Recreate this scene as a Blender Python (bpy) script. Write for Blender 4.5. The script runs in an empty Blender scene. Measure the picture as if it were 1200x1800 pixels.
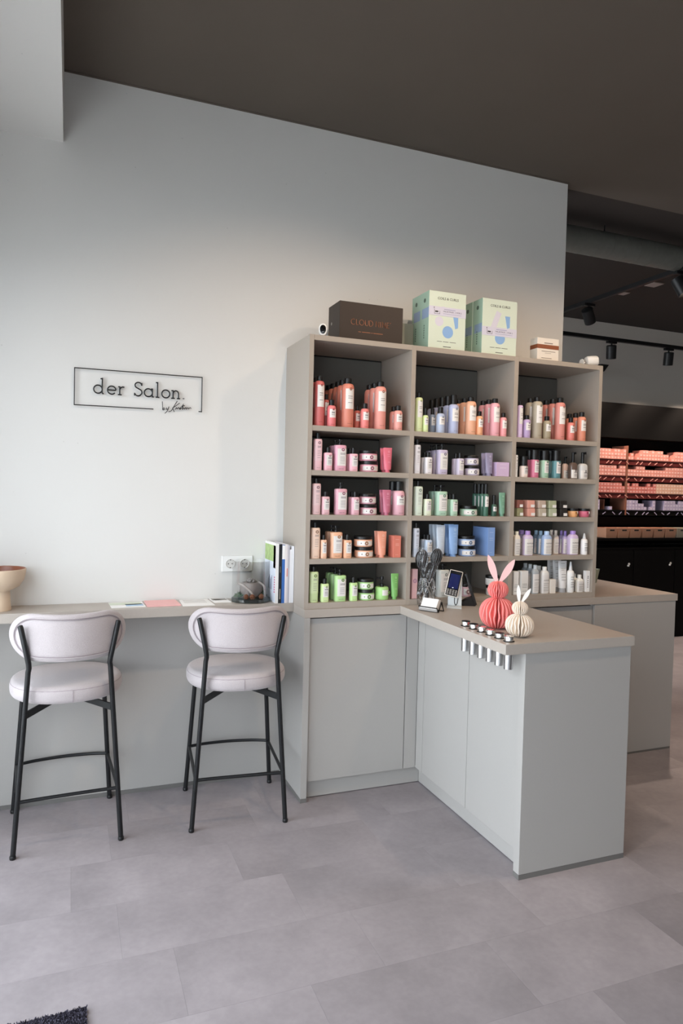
import bpy, bmesh, math, random
from mathutils import Vector, Matrix
random.seed(7)
# tuning values: light, window sizes, base colours
SKY = 6.3; FW_W = 0.5; FWX = 0.3; WTOP = 2.5
BACKE = 78.0; MIDE = 170.0; FRONTE = 44.0; PK = 1.2; CBK = 0.95
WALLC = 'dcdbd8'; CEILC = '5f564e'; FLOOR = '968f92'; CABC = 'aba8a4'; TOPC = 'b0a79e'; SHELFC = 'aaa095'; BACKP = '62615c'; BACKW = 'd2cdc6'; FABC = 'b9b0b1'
sc = bpy.context.scene
COL = sc.collection
# ------------------------------------------------------------------ camera
cam_d = bpy.data.cameras.new('camera'); cam = bpy.data.objects.new('camera', cam_d); COL.objects.link(cam)
sc.camera = cam
cam_d.sensor_fit = 'VERTICAL'; cam_d.sensor_height = 36.0
cam_d.lens = 36.0 * 1222.119 / 1800.0
cam_d.clip_start = 0.05; cam_d.clip_end = 200
yaw, pitch, roll = -0.372948, -0.032371, 0.023928
fw = Vector((-math.sin(yaw)*math.cos(pitch), math.cos(yaw)*math.cos(pitch), math.sin(pitch)))
rt0 = Vector((math.cos(yaw), math.sin(yaw), 0)); up0 = rt0.cross(fw)
rt = rt0*math.cos(roll) + up0*math.sin(roll); up = up0*math.cos(roll) - rt0*math.sin(roll)
R3 = Matrix((rt, up, -fw)).transposed()
cam.matrix_world = Matrix.Translation((0.140607, -3.455055, 1.487609)) @ R3.to_4x4()
# ------------------------------------------------------------------ view, sky, daylight
vs = sc.view_settings
vs.view_transform = 'Standard'; vs.look = 'None'; vs.gamma = 1.0; vs.use_curve_mapping = False
vs.exposure = 0.0
W = bpy.data.worlds.new('overcast_sky'); sc.world = W; W.use_nodes = True
nt = W.node_tree; nt.nodes.clear()
wo = nt.nodes.new('ShaderNodeOutputWorld'); bg = nt.nodes.new('ShaderNodeBackground')
bg.inputs['Color'].default_value = (0.88, 0.96, 1.04, 1); bg.inputs['Strength'].default_value = SKY
nt.links.new(bg.outputs[0], wo.inputs[0])
def portal(name, loc, rot, sx, sy):
    d = bpy.data.lights.new(name, 'AREA'); d.shape = 'RECTANGLE'; d.size = sx; d.size_y = sy
    d.cycles.is_portal = True
    o = bpy.data.objects.new(name, d); COL.objects.link(o); o.location = loc; o.rotation_euler = rot
# portals only guide the sky light through the two shop windows (they add no light of their own)
portal('left_window_portal', (-0.63, -2.69, WTOP/2), (0, -math.pi/2, 0), WTOP, 4.82)
portal('front_window_portal', (FWX, -5.63, 1.45), (math.pi/2, 0, 0), FW_W, 2.5)

# ------------------------------------------------------------------ helpers
def lin(h):
    h = h.lstrip('#'); r = []
    for i in (0, 2, 4):
        v = int(h[i:i+2], 16)/255
        r.append(v/12.92 if v <= 0.04045 else ((v+0.055)/1.055)**2.4)
    return r
MATS = {}
def mat(name, col, rough=0.5, metal=0.0, noise=0.0, nscale=20.0, bump=0.0, bscale=200.0, k=1.0, spec=0.5, sheen=0.0, emit=None):
    key = (name, col, rough, k)
    if key in MATS: return MATS[key]
    m = bpy.data.materials.new(name); m.use_nodes = True
    n = m.node_tree.nodes; l = m.node_tree.links; b = n['Principled BSDF']
    c = [min(0.93, v*k) for v in (lin(col) if isinstance(col, str) else col)]
    b.inputs['Base Color'].default_value = (*c, 1)
    b.inputs['Roughness'].default_value = rough; b.inputs['Metallic'].default_value = metal
    b.inputs['Specular IOR Level'].default_value = spec
    if sheen: b.inputs['Sheen Weight'].default_value = sheen
    if emit:
        b.inputs['Emission Color'].default_value = (*emit[:3], 1); b.inputs['Emission Strength'].default_value = emit[3]
    if noise or bump:
        tc = n.new('ShaderNodeTexCoord')
    if noise:
        t = n.new('ShaderNodeTexNoise'); t.inputs['Scale'].default_value = nscale; t.inputs['Detail'].default_value = 4
        l.new(tc.outputs['Object'], t.inputs['Vector'])
        mx = n.new('ShaderNodeMix'); mx.data_type = 'RGBA'
        mx.inputs[6].default_value = (*[v*(1-noise) for v in c], 1); mx.inputs[7].default_value = (*[min(1, v*(1+noise)) for v in c], 1)
        l.new(t.outputs['Fac'], mx.inputs[0]); l.new(mx.outputs[2], b.inputs['Base Color'])
    if bump:
        t2 = n.new('ShaderNodeTexNoise'); t2.inputs['Scale'].default_value = bscale; t2.inputs['Detail'].default_value = 3
        l.new(tc.outputs['Object'], t2.inputs['Vector'])
        bp = n.new('ShaderNodeBump'); bp.inputs['Strength'].default_value = bump; bp.inputs['Distance'].default_value = 0.004
        l.new(t2.outputs['Fac'], bp.inputs['Height']); l.new(bp.outputs[0], b.inputs['Normal'])
    MATS[key] = m
    return m
def clear_mat(name, tint=(1, 1, 1), base=0.04, edge=0.6, rough=0.02, bump=0.0, bscale=40):
    if name in MATS: return MATS[name]
    m = bpy.data.materials.new(name); m.use_nodes = True
    n = m.node_tree.nodes; l = m.node_tree.links; n.remove(n['Principled BSDF'])
    tr = n.new('ShaderNodeBsdfTransparent'); tr.inputs[0].default_value = (*tint, 1)
    gl = n.new('ShaderNodeBsdfGlossy'); gl.inputs['Roughness'].default_value = rough
    lw = n.new('ShaderNodeLayerWeight'); lw.inputs[0].default_value = 0.3
    mr = n.new('ShaderNodeMapRange'); mr.inputs[3].default_value = base; mr.inputs[4].default_value = edge
    mx = n.new('ShaderNodeMixShader')
    l.new(lw.outputs['Fresnel'], mr.inputs[0]); l.new(mr.outputs[0], mx.inputs[0]); l.new(tr.outputs[0], mx.inputs[1]); l.new(gl.outputs[0], mx.inputs[2])
    l.new(mx.outputs[0], n['Material Output'].inputs[0])
    if bump:
        tc = n.new('ShaderNodeTexCoord'); t2 = n.new('ShaderNodeTexNoise'); t2.inputs['Scale'].default_value = bscale
        l.new(tc.outputs['Object'], t2.inputs['Vector'])
        bp = n.new('ShaderNodeBump'); bp.inputs['Strength'].default_value = bump; bp.inputs['Distance'].default_value = 0.01
        l.new(t2.outputs['Fac'], bp.inputs['Height']); l.new(bp.outputs[0], gl.inputs['Normal']); l.new(bp.outputs[0], lw.inputs['Normal'])
    MATS[name] = m
    return m
def mesh(bm, m, smooth=False, ang=None):
    me = bpy.data.meshes.new('mesh')
    bmesh.ops.recalc_face_normals(bm, faces=bm.faces)
    bm.to_mesh(me); bm.free()
    for x in (m if isinstance(m, (list, tuple)) else [m]): me.materials.append(x)
    if smooth:
        me.polygons.foreach_set('use_smooth', [True]*len(me.polygons))
        me.set_sharp_from_angle(angle=math.radians(ang or 40))
    return me
def obj(name, me, parent=None, loc=None, rotz=0, label=None, cat=None, group=None, kind=None):
    o = bpy.data.objects.new(name, me); COL.objects.link(o)
    if parent: o.parent = parent
    if loc is not None: o.location = loc
    if rotz: o.rotation_euler = (0, 0, rotz)
    if label: o['label'] = label
    if cat: o['category'] = cat
    if group: o['group'] = group
    if kind: o['kind'] = kind
    return o
def thing(name, label, cat, loc=(0, 0, 0), rotz=0, group=None):
    return obj(name, None, None, loc, rotz, label, cat, group)
def box(bm, x0, x1, y0, y1, z0, z1, bev=0.0, M=None):
    r = bmesh.ops.create_cube(bm, size=1)
    vsx = r['verts']
    for v in vsx: v.co = Vector(((x0+x1)/2+v.co.x*(x1-x0), (y0+y1)/2+v.co.y*(y1-y0), (z0+z1)/2+v.co.z*(z1-z0)))
    if bev:
        es = {e for v in vsx for e in v.link_edges}
        r2 = bmesh.ops.bevel(bm, geom=list(es), offset=bev, segments=2, affect='EDGES', profile=0.6)
        vsx = list({v for f in r2['faces'] for v in f.verts} | {v for v in vsx if v.is_valid})
    if M:
        for v in vsx: v.co = M @ v.co
    return bm
def bx(*a, m=None, bev=0.0, M=None):
    return mesh(box(bmesh.new(), *a, bev=bev, M=M), m)
def lathe(bm, prof, seg=20, n=2.0, sx=1, sy=1, M=None, capb=True, capt=True):
    rings = []
    for r, z in prof:
        ring = []
        for i in range(seg):
            a = 2*math.pi*i/seg; c, s = math.cos(a), math.sin(a)
            x = math.copysign(abs(c)**(2/n), c)*r*sx; y = math.copysign(abs(s)**(2/n), s)*r*sy
            p = Vector((x, y, z)); ring.append(bm.verts.new(M @ p if M else p))
        rings.append(ring)
    for a, b in zip(rings, rings[1:]):
        for i in range(seg):
            j = (i+1) % seg; bm.faces.new((a[i], a[j], b[j], b[i]))
    if capb: bm.faces.new(rings[0][::-1])
    if capt: bm.faces.new(rings[-1])
    return bm
def patch(bm, z0, z1, a0, a1, r, seg=8, n=2.0, sx=1, sy=1, off=0.0006):
    """a label wrapped on the front (-Y) of a lathe body, with its own small thickness"""
    lo, hi = [], []
    rows = []
    for rr in (r+off, r-0.0008):
        row = []
        for k in range(seg+1):
            a = math.radians(-90 + a0 + (a1-a0)*k/seg); c, s = math.cos(a), math.sin(a)
            x = math.copysign(abs(c)**(2/n), c); y = math.copysign(abs(s)**(2/n), s)
            ex = (rr*sx if sx == 1 else r*sx + (rr-r)); ey = (rr*sy if sy == 1 else r*sy + (rr-r))
            row.append((bm.verts.new((x*ex, y*ey, z0)), bm.verts.new((x*ex, y*ey, z1))))
        rows.append(row)
    f, b = rows
    for k in range(seg):
        bm.faces.new((f[k][0], f[k+1][0], f[k+1][1], f[k][1]))
        bm.faces.new((f[k][1], f[k+1][1], b[k+1][1], b[k][1])); bm.faces.new((f[k][0], b[k][0], b[k+1][0], f[k+1][0]))
    bm.faces.new((f[0][0], f[0][1], b[0][1], b[0][0])); bm.faces.new((f[-1][0], b[-1][0], b[-1][1], f[-1][1]))
    return bm
def tube(bm, pts, r, seg=8, closed=False, rs=None):
    pts = [Vector(p) for p in pts]; N = len(pts); rings = []
    t0 = (pts[1]-pts[0]).normalized()
    ref = Vector((0, 0, 1)) if abs(t0.z) < 0.9 else Vector((1, 0, 0))
    nrm = t0.cross(ref).normalized()
    for i, p in enumerate(pts):
        if closed: a = (pts[i]-pts[i-1]).normalized(); b = (pts[(i+1) % N]-pts[i]).normalized()
        else:
            a = (pts[i]-pts[i-1]).normalized() if i else (pts[1]-pts[0]).normalized()
            b = (pts[i+1]-pts[i]).normalized() if i < N-1 else a
        t = (a+b).normalized() if (a+b).length > 1e-6 else a
        nrm = (nrm - t*nrm.dot(t)).normalized(); bn = t.cross(nrm)
        m_ = 1/max(0.4, math.sqrt(max(0.0, (1+a.dot(b))/2))); rr = (rs[i] if rs else r)
        rings.append([bm.verts.new(p + (nrm*math.cos(2*math.pi*k/seg) + bn*math.sin(2*math.pi*k/seg))*rr*m_) for k in range(seg)])
    for i in range(N if closed else N-1):
        a, b = rings[i], rings[(i+1) % N]
        for k in range(seg): bm.faces.new((a[k], a[(k+1) % seg], b[(k+1) % seg], b[k]))
    if not closed: bm.faces.new(rings[0][::-1]); bm.faces.new(rings[-1])
    return bm
def disc(bm, cx, y, cz, r0, r1, seg=14, th=0.0006):
    """flat ring (r0 inner) facing -Y"""
    f = []; 
    for rr in ([r1] if r0 <= 0 else [r0, r1]):
        f.append([bm.verts.new((cx+rr*math.cos(2*math.pi*k/seg), y, cz+rr*math.sin(2*math.pi*k/seg))) for k in range(seg)])
    if r0 <= 0: bm.faces.new(f[0])
    else:
        for k in range(seg): bm.faces.new((f[0][k], f[0][(k+1) % seg], f[1][(k+1) % seg], f[1][k]))
    ge = list(bm.faces)
    return bm
def text_mesh(s, size, m, ext=0.0004, align='CENTER', M=None):
    c = bpy.data.curves.new('t', 'FONT'); c.body = s; c.size = size; c.align_x = align; c.extrude = ext; c.resolution_u = 2
    o = bpy.data.objects.new('t', c); COL.objects.link(o)
    dg = bpy.context.evaluated_depsgraph_get(); me = bpy.data.meshes.new_from_object(o.evaluated_get(dg))
    bpy.data.objects.remove(o); bpy.data.curves.remove(c)
    X = Matrix(((1, 0, 0, 0), (0, 0, -1, 0), (0, 1, 0, 0), (0, 0, 0, 1)))   # text stands up, facing -Y
    me.transform((M @ X) if M else X); me.materials.clear(); me.materials.append(m)
    return me
def T(x, y, z): return Matrix.Translation((x, y, z))
def smooth_path(ctrl, n=8):
    """Catmull-Rom through control points"""
    P = [Vector(p) for p in ctrl]; P = [P[0]*2-P[1]] + P + [P[-1]*2-P[-2]]; out = []
    for i in range(1, len(P)-2):
        for k in range(n):
            t = k/n; a, b, c, d = P[i-1], P[i], P[i+1], P[i+2]
            out.append(0.5*((2*b)+(c-a)*t+(2*a-5*b+4*c-d)*t*t+(3*b-a-3*c+d)*t**3))
    out.append(P[-2]); return out

# ------------------------------------------------------------------ materials of the place
def wall_mat(name, col):
    m = mat(name, col, 0.85, k=1.0, bump=0.0)
    n = m.node_tree.nodes; l = m.node_tree.links; b = n['Principled BSDF']
    tc = n.new('ShaderNodeTexCoord')
    v = n.new('ShaderNodeTexVoronoi'); v.inputs['Scale'].default_value = 14; l.new(tc.outputs['Object'], v.inputs['Vector'])
    nz = n.new('ShaderNodeTexNoise'); nz.inputs['Scale'].default_value = 60; nz.inputs['Detail'].default_value = 6; l.new(tc.outputs['Object'], nz.inputs['Vector'])
    lt = n.new('ShaderNodeMath'); lt.operation = 'LESS_THAN'; lt.inputs[1].default_value = 0.045; l.new(v.outputs['Distance'], lt.inputs[0])
    n2 = n.new('ShaderNodeTexNoise'); n2.inputs['Scale'].default_value = 5; l.new(tc.outputs['Object'], n2.inputs['Vector'])
    g2 = n.new('ShaderNodeMath'); g2.operation = 'GREATER_THAN'; g2.inputs[1].default_value = 0.55; l.new(n2.outputs['Fac'], g2.inputs[0])
    mu = n.new('ShaderNodeMath'); mu.operation = 'MULTIPLY'; l.new(lt.outputs[0], mu.inputs[0]); l.new(g2.outputs[0], mu.inputs[1])
    c = lin(col)
    mx = n.new('ShaderNodeMix'); mx.data_type = 'RGBA'; mx.inputs[6].default_value = (*c, 1); mx.inputs[7].default_value = (*[v_*0.86 for v_ in c], 1)
    l.new(mu.outputs[0], mx.inputs[0]); l.new(mx.outputs[2], b.inputs['Base Color'])
    sub = n.new('ShaderNodeMath'); sub.operation = 'SUBTRACT'; l.new(nz.outputs['Fac'], sub.inputs[0]); l.new(mu.outputs[0], sub.inputs[1])
    bp = n.new('ShaderNodeBump'); bp.inputs['Strength'].default_value = 0.12; bp.inputs['Distance'].default_value = 0.003
    l.new(sub.outputs[0], bp.inputs['Height']); l.new(bp.outputs[0], b.inputs['Normal'])
    return m
def floor_mat(name):
    m = mat(name, FLOOR, 0.42)
    n = m.node_tree.nodes; l = m.node_tree.links; b = n['Principled BSDF']
    ge = n.new('ShaderNodeNewGeometry'); oi = n.new('ShaderNodeObjectInfo')
    add = n.new('ShaderNodeVectorMath'); add.operation = 'MULTIPLY_ADD'
    cmb = n.new('ShaderNodeCombineXYZ'); l.new(oi.outputs['Random'], cmb.inputs[0]); l.new(oi.outputs['Random'], cmb.inputs[2])
    add.inputs[1].default_value = (37, 11, 23); l.new(cmb.outputs[0], add.inputs[0]); l.new(ge.outputs['Position'], add.inputs[2])
    a = n.new('ShaderNodeTexNoise'); a.inputs['Scale'].default_value = 3.0; a.inputs['Detail'].default_value = 7; a.inputs['Roughness'].default_value = 0.62
    l.new(add.outputs[0], a.inputs['Vector'])
    f = n.new('ShaderNodeTexNoise'); f.inputs['Scale'].default_value = 45; f.inputs['Detail'].default_value = 4; l.new(add.outputs[0], f.inputs['Vector'])
    c = lin(FLOOR)
    r1 = n.new('ShaderNodeMapRange'); r1.inputs[1].default_value = 0.3; r1.inputs[2].default_value = 0.7; r1.inputs[3].default_value = 0.82; r1.inputs[4].default_value = 1.18
    l.new(a.outputs['Fac'], r1.inputs[0])
    r2 = n.new('ShaderNodeMapRange'); r2.inputs[3].default_value = 0.94; r2.inputs[4].default_value = 1.06; l.new(oi.outputs['Random'], r2.inputs[0])
    r3 = n.new('ShaderNodeMapRange'); r3.inputs[1].default_value = 0.35; r3.inputs[2].default_value = 0.65; r3.inputs[3].default_value = 0.965; r3.inputs[4].default_value = 1.035; l.new(f.outputs['Fac'], r3.inputs[0])
    p1 = n.new('ShaderNodeMath'); p1.operation = 'MULTIPLY'; l.new(r1.outputs[0], p1.inputs[0]); l.new(r2.outputs[0], p1.inputs[1])
    p2 = n.new('ShaderNodeMath'); p2.operation = 'MULTIPLY'; l.new(p1.outputs[0], p2.inputs[0]); l.new(r3.outputs[0], p2.inputs[1])
    vm = n.new('ShaderNodeVectorMath'); vm.operation = 'SCALE'; vm.inputs[0].default_value = c; l.new(p2.outputs[0], vm.inputs[3]); l.new(vm.outputs[0], b.inputs['Base Color'])
    rr = n.new('ShaderNodeMapRange'); rr.inputs[3].default_value = 0.36; rr.inputs[4].default_value = 0.52; l.new(a.outputs['Fac'], rr.inputs[0]); l.new(rr.outputs[0], b.inputs['Roughness'])
    bp = n.new('ShaderNodeBump'); bp.inputs['Strength'].default_value = 0.06; bp.inputs['Distance'].default_value = 0.002; l.new(f.outputs['Fac'], bp.inputs['Height']); l.new(bp.outputs[0], b.inputs['Normal'])
    return m
M_WALL = wall_mat('white_plaster', WALLC)
M_CEIL = mat('dark_ceiling_paint', CEILC, 0.9, noise=0.06, nscale=3)
M_FLOOR = floor_mat('grey_vinyl_tile')
M_CAB = mat('cashmere_laminate', CABC, 0.45, noise=0.02, nscale=120, bump=0.03, bscale=400)
M_SHELF = mat('taupe_laminate', SHELFC, 0.45, noise=0.02, nscale=120, bump=0.03, bscale=400)
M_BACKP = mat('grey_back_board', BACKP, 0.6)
M_CABD = mat('dark_gap', '1a1917', 0.8)
M_STRIP = mat('grey_plinth_strip', '6f6d6a', 0.5)
M_TOP = mat('worktop_laminate', TOPC, 0.38, noise=0.04, nscale=90, bump=0.03, bscale=300)
M_BLACK = mat('black_metal', '131416', 0.42, spec=0.4)
M_CAP = mat('black_plastic', '121213', 0.4)
M_WHITE = mat('white_plastic', 'eeeeec', 0.35)
M_LABEL = mat('white_label', 'ece9e6', 0.55)
M_INK = mat('dark_print', '2b2a2c', 0.6)
M_STEEL = mat('brushed_steel', 'c9c9c9', 0.22, 1.0)
M_DARKW = mat('black_cabinet', '080707', 0.6, spec=0.12)
ITEMS=[
 ('left', 0, 'spray', 1.235, -0.335, 0.0475, 0.211, 0.024, 'd9534f', 'large coral red spray can', 1),
 ('left', 0, 'spray', 1.285, -0.294, 0.0302, 0.131, 0.027, 'c9493f', 'small brick red can', 0),
 ('left', 0, 'spray', 1.297, -0.337, 0.0434, 0.1, 0.027, 'ee6468', 'small coral pink can', 0),
 ('left', 0, 'spray', 1.382, -0.328, 0.0604, 0.21, 0.027, 'df7250', 'large burnt orange spray can', 4),
 ('left', 0, 'spray', 1.448, -0.292, 0.0335, 0.09, 0.025, 'd9583f', 'small red orange can', 0),
 ('left', 0, 'spray', 1.469, -0.338, 0.0415, 0.096, 0.026, 'f26d66', 'small bright coral can', 0),
 ('left', 0, 'spray', 1.553, -0.329, 0.0584, 0.209, 0.025, 'ee8a76', 'large salmon spray can', 2),
 ('left', 0, 'spray', 1.648, -0.337, 0.044, 0.098, 0.025, 'ee9384', 'small salmon can', 1),
 ('left', 1, 'tall', 1.231, -0.338, 0.0405, 0.147, 0.029, 'ecb3bf', 'tall slim light pink bottle', 0),
 ('left', 1, 'bottle', 1.284, -0.337, 0.0426, 0.085, 0.026, 'efaabb', 'small light pink bottle', 0),
 ('left', 1, 'pump', 1.348, -0.328, 0.0608, 0.124, 0.027, 'e79ab6', 'large rose pink bottle', 1),
 ('left', 1, 'bottle', 1.415, -0.337, 0.0427, 0.085, 0.029, 'efaabb', 'small pink bottle beside the jars', 1),
 ('left', 1, 'jars', 1.507, -0.314, 0.0896, 0, 0, 'e690a6', 'pink jar', 0),
 ('left', 1, 'tube', 1.595, -0.341, 0.0477, 0.122, 0, 'e2506f', 'raspberry pink tube', 1),
 ('left', 2, 'tall', 1.229, -0.338, 0.0416, 0.147, 0.024, 'e3b3b7', 'tall slim dusty pink bottle', 0),
 ('left', 2, 'bottle', 1.276, -0.338, 0.0407, 0.086, 0.024, 'e3abb5', 'small dusty pink bottle', 0),
 ('left', 2, 'pump', 1.357, -0.328, 0.0605, 0.125, 0.029, 'e09bae', 'large dusty rose bottle', 0),
 ('left', 2, 'bottle', 1.429, -0.338, 0.0414, 0.086, 0.026, 'e3a3b3', 'small dusty pink bottle beside the jars', 1),
 ('left', 2, 'jars', 1.508, -0.317, 0.0841, 0, 0, 'd994a6', 'dusty pink jar', 0),
 ('left', 2, 'tube', 1.596, -0.341, 0.045, 0.125, 0, 'c8597c', 'dark rose tube', 1),
 ('left', 2, 'spray', 1.668, -0.327, 0.0625, 0.122, 0.047, 'e2a0b0', 'wide pale pink can with tall cap', 1),
 ('left', 3, 'tall', 1.229, -0.336, 0.0452, 0.146, 0.026, 'f3c3a5', 'tall slim pale peach bottle', 0),
 ('left', 3, 'bottle', 1.27, -0.344, 0.0299, 0.089, 0.024, 'efb78e', 'small pale peach bottle', 0),
 ('left', 3, 'pump', 1.338, -0.328, 0.0613, 0.125, 0.03, 'eda874', 'large peach orange bottle', 1),
 ('left', 3, 'bottle', 1.394, -0.338, 0.0414, 0.087, 0.028, 'eda874', 'small peach bottle beside the jars', 1),
 ('left', 3, 'jars', 1.492, -0.313, 0.0912, 0, 0, 'f0a878', 'peach jar', 0),
 ('left', 3, 'tube', 1.576, -0.341, 0.0494, 0.129, 0, 'ea8a62', 'orange tube', 1),
 ('left', 3, 'box', 1.652, -0.341, 0.0396, 0.108, 0, 'e0694a', 'orange red carton', 0),
 ('left', 4, 'tall', 1.226, -0.336, 0.0445, 0.146, 0.026, 'bdd488', 'tall slim pale lime bottle', 0),
 ('left', 4, 'bottle', 1.282, -0.338, 0.0409, 0.087, 0.025, 'c4e089', 'small pale lime bottle', 0),
 ('left', 4, 'pump', 1.363, -0.329, 0.0593, 0.125, 0.028, 'a5d778', 'large light green bottle', 2),
 ('left', 4, 'bottle', 1.431, -0.339, 0.0399, 0.088, 0.028, 'b2dd78', 'small light green bottle beside the jars', 0),
 ('left', 4, 'jars', 1.508, -0.318, 0.0815, 0, 0, '9ad26c', 'light green jar', 0),
 ('left', 4, 'pumpjar', 1.59, -0.325, 0.0679, 0.062, 0.051, '8fd05a', 'bright green jar with black pump', 0),
 ('left', 4, 'tube', 1.652, -0.341, 0.0417, 0.128, 0, '5fb035', 'leaf green tube', 0),
 ('middle', 0, 'spray', 1.761, -0.339, 0.0399, 0.17, 0.025, 'd0df92', 'large pale lime spray can', 0),
 ('middle', 0, 'spray', 1.798, -0.343, 0.0303, 0.084, 0.037, 'cbe08c', 'small lime can', 0),
 ('middle', 0, 'spray', 1.865, -0.292, 0.0332, 0.096, 0.032, '8296b2', 'small slate blue can', 0),
 ('middle', 0, 'spray', 1.887, -0.337, 0.0433, 0.099, 0.032, 'a9badb', 'small pale blue can', 0),
 ('middle', 0, 'spray', 1.964, -0.332, 0.0536, 0.15, 0.049, 'a9b2da', 'large periwinkle spray can with wide cap', 4),
 ('middle', 0, 'spray', 2.067, -0.331, 0.056, 0.172, 0.023, 'f0a26e', 'large apricot spray can', 2),
 ('middle', 0, 'spray', 2.114, -0.34, 0.0369, 0.099, 0.025, 'f0a05c', 'small apricot can', 0),
 ('middle', 0, 'spray', 2.211, -0.333, 0.0508, 0.173, 0.024, 'f09aa8', 'large candy pink spray can', 2),
 ('middle', 0, 'spray', 2.26, -0.34, 0.0375, 0.101, 0.024, 'f08f96', 'small candy pink can', 0),
 ('middle', 1, 'tall', 1.757, -0.342, 0.0322, 0.143, 0.028, 'dcdae2', 'tall slim off white bottle', 0),
 ('middle', 1, 'bottle', 1.822, -0.338, 0.0402, 0.084, 0.026, 'dcd8de', 'small off white bottle', 1),
 ('middle', 1, 'pump', 1.905, -0.33, 0.0572, 0.125, 0.029, 'bdb1d2', 'large lilac bottle', 2),
 ('middle', 1, 'bottle', 2.006, -0.339, 0.0401, 0.085, 0.029, 'c6bad3', 'small lilac bottle beside the jars', 1),
 ('middle', 1, 'jars', 2.09, -0.32, 0.0771, 0, 0, 'bdb2cf', 'lilac jar', 0),
 ('middle', 1, 'tube', 2.179, -0.341, 0.0462, 0.121, 0, '8b83a8', 'purple grey tube', 1),
 ('middle', 1, 'box', 2.254, -0.341, 0.078, 0.074, 0, 'c9a9d3', 'square lilac carton', 0),
 ('middle', 2, 'tall', 1.771, -0.336, 0.045, 0.146, 0.028, 'cde0cb', 'tall slim pale mint bottle', 0),
 ('middle', 2, 'bottle', 1.824, -0.338, 0.0403, 0.084, 0.026, 'd5dfc2', 'small cream mint bottle', 0),
 ('middle', 2, 'pump', 1.907, -0.327, 0.0641, 0.124, 0.031, '9fcdb0', 'large mint bottle', 1),
 ('middle', 2, 'bottle', 1.976, -0.339, 0.0401, 0.084, 0.029, '9fc8ab', 'small mint bottle beside the jar', 1),
 ('middle', 2, 'jar', 2.081, -0.313, 0.0908, 0, 0, '9fcfb4', 'mint jar', 0),
 ('middle', 2, 'spray', 2.165, -0.344, 0.0298, 0.117, 0.053, '2f6a54', 'slim dark green bottle with tall cap', 3),
 ('middle', 2, 'spray', 2.216, -0.344, 0.0299, 0.063, 0.049, '2c5c4a', 'small dark green bottle with tall cap', 0),
 ('middle', 2, 'tube', 2.267, -0.341, 0.0391, 0.125, 0, '5fa081', 'sea green tube', 0),
 ('middle', 3, 'tall', 1.763, -0.343, 0.0315, 0.145, 0.028, 'b9c6db', 'tall slim pale blue bottle', 0),
 ('middle', 3, 'bottle', 1.835, -0.338, 0.0404, 0.086, 0.026, 'b4c8e2', 'small pale blue bottle', 1),
 ('middle', 3, 'tube', 1.905, -0.341, 0.0512, 0.161, 0, 'b2c2d4', 'pale grey blue tube', 2),
 ('middle', 3, 'tube', 1.979, -0.341, 0.0571, 0.164, 0, '74a6e2', 'sky blue tube', 1),
 ('middle', 3, 'jars', 2.078, -0.313, 0.0909, 0, 0, '92b4e6', 'light blue jar', 0),
 ('middle', 3, 'box', 2.198, -0.341, 0.0434, 0.15, 0, '6b98da', 'deep cornflower blue carton', 0),
 ('middle', 4, 'box', 1.758, -0.341, 0.0301, 0.149, 0, 'e3a8a8', 'pale pink carton with a ring print', 0),
 ('middle', 4, 'pump', 1.931, -0.326, 0.0645, 0.141, 0.029, 'c6cbc6', 'large pale grey bottle', 0),
 ('middle', 4, 'jar', 2.068, -0.335, 0.0475, 0, 0, 'd8a8b4', 'pink jar', 0),
 ('middle', 4, 'jars', 2.237, -0.324, 0.0696, 0, 0, 'e6e2e0', 'white jar with black lid', 0),
 ('right', 0, 'spray', 2.362, -0.343, 0.0302, 0.171, 0.022, 'd8b6e6', 'large lilac spray can', 1),
 ('right', 0, 'spray', 2.41, -0.337, 0.0426, 0.099, 0.023, 'b99bd3', 'small violet can', 0),
 ('right', 0, 'spray', 2.48, -0.331, 0.0552, 0.2, 0.024, 'ad9f84', 'large beige spray can', 1),
 ('right', 0, 'spray', 2.541, -0.336, 0.0453, 0.1, 0.024, 'a39371', 'small khaki can', 0),
 ('right', 0, 'spray', 2.63, -0.331, 0.0561, 0.204, 0.026, 'e27a6a', 'large rosy coral spray can', 2),
 ('right', 0, 'spray', 2.699, -0.338, 0.0416, 0.099, 0.028, 'ea6f5f', 'small red coral can', 0),
 ('right', 0, 'spray', 2.775, -0.335, 0.0473, 0.135, 0.026, 'e67e52', 'medium orange can', 2),
 ('right', 1, 'tall', 2.342, -0.35, 0.0166, 0.116, 0.03, 'e0dedb', 'narrow white bottle half hidden by the divider', 0),
 ('right', 1, 'wide', 2.4, -0.337, 0.0436, 0.061, 0.052, 'ead3c8', 'short blush bottle with oversized cap', 0),
 ('right', 1, 'wide', 2.469, -0.336, 0.046, 0.097, 0.052, 'd95f8a', 'magenta bottle with oversized cap', 1),
 ('right', 1, 'wide', 2.534, -0.335, 0.0463, 0.096, 0.052, '8fc2a2', 'mint green bottle with oversized cap', 1),
 ('right', 1, 'wide', 2.613, -0.334, 0.0489, 0.096, 0.056, '4a8e98', 'teal bottle with oversized cap', 1),
 ('right', 1, 'flask', 2.708, -0.291, 0.0349, 0.085, 0.038, 'e0b8a4', 'small blush glass flask', 0),
 ('right', 1, 'flask', 2.726, -0.335, 0.0472, 0.091, 0.056, '5a4a44', 'clear smoky flask with white label', 0),
 ('right', 1, 'flask', 2.795, -0.331, 0.0555, 0.087, 0.063, 'c9c9c9', 'frosted grey flask with black pump', 0),
 ('right', 2, 'cubes', 2.373, -0.34, 0.038, 0, 0, '8d8a56', 'olive box', '8a4a3c', 'red brown box'),
 ('right', 2, 'cubes', 2.446, -0.333, 0.0522, 0, 0, 'dd8e78', 'salmon box', 'dd8e78', 'salmon box'),
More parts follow.
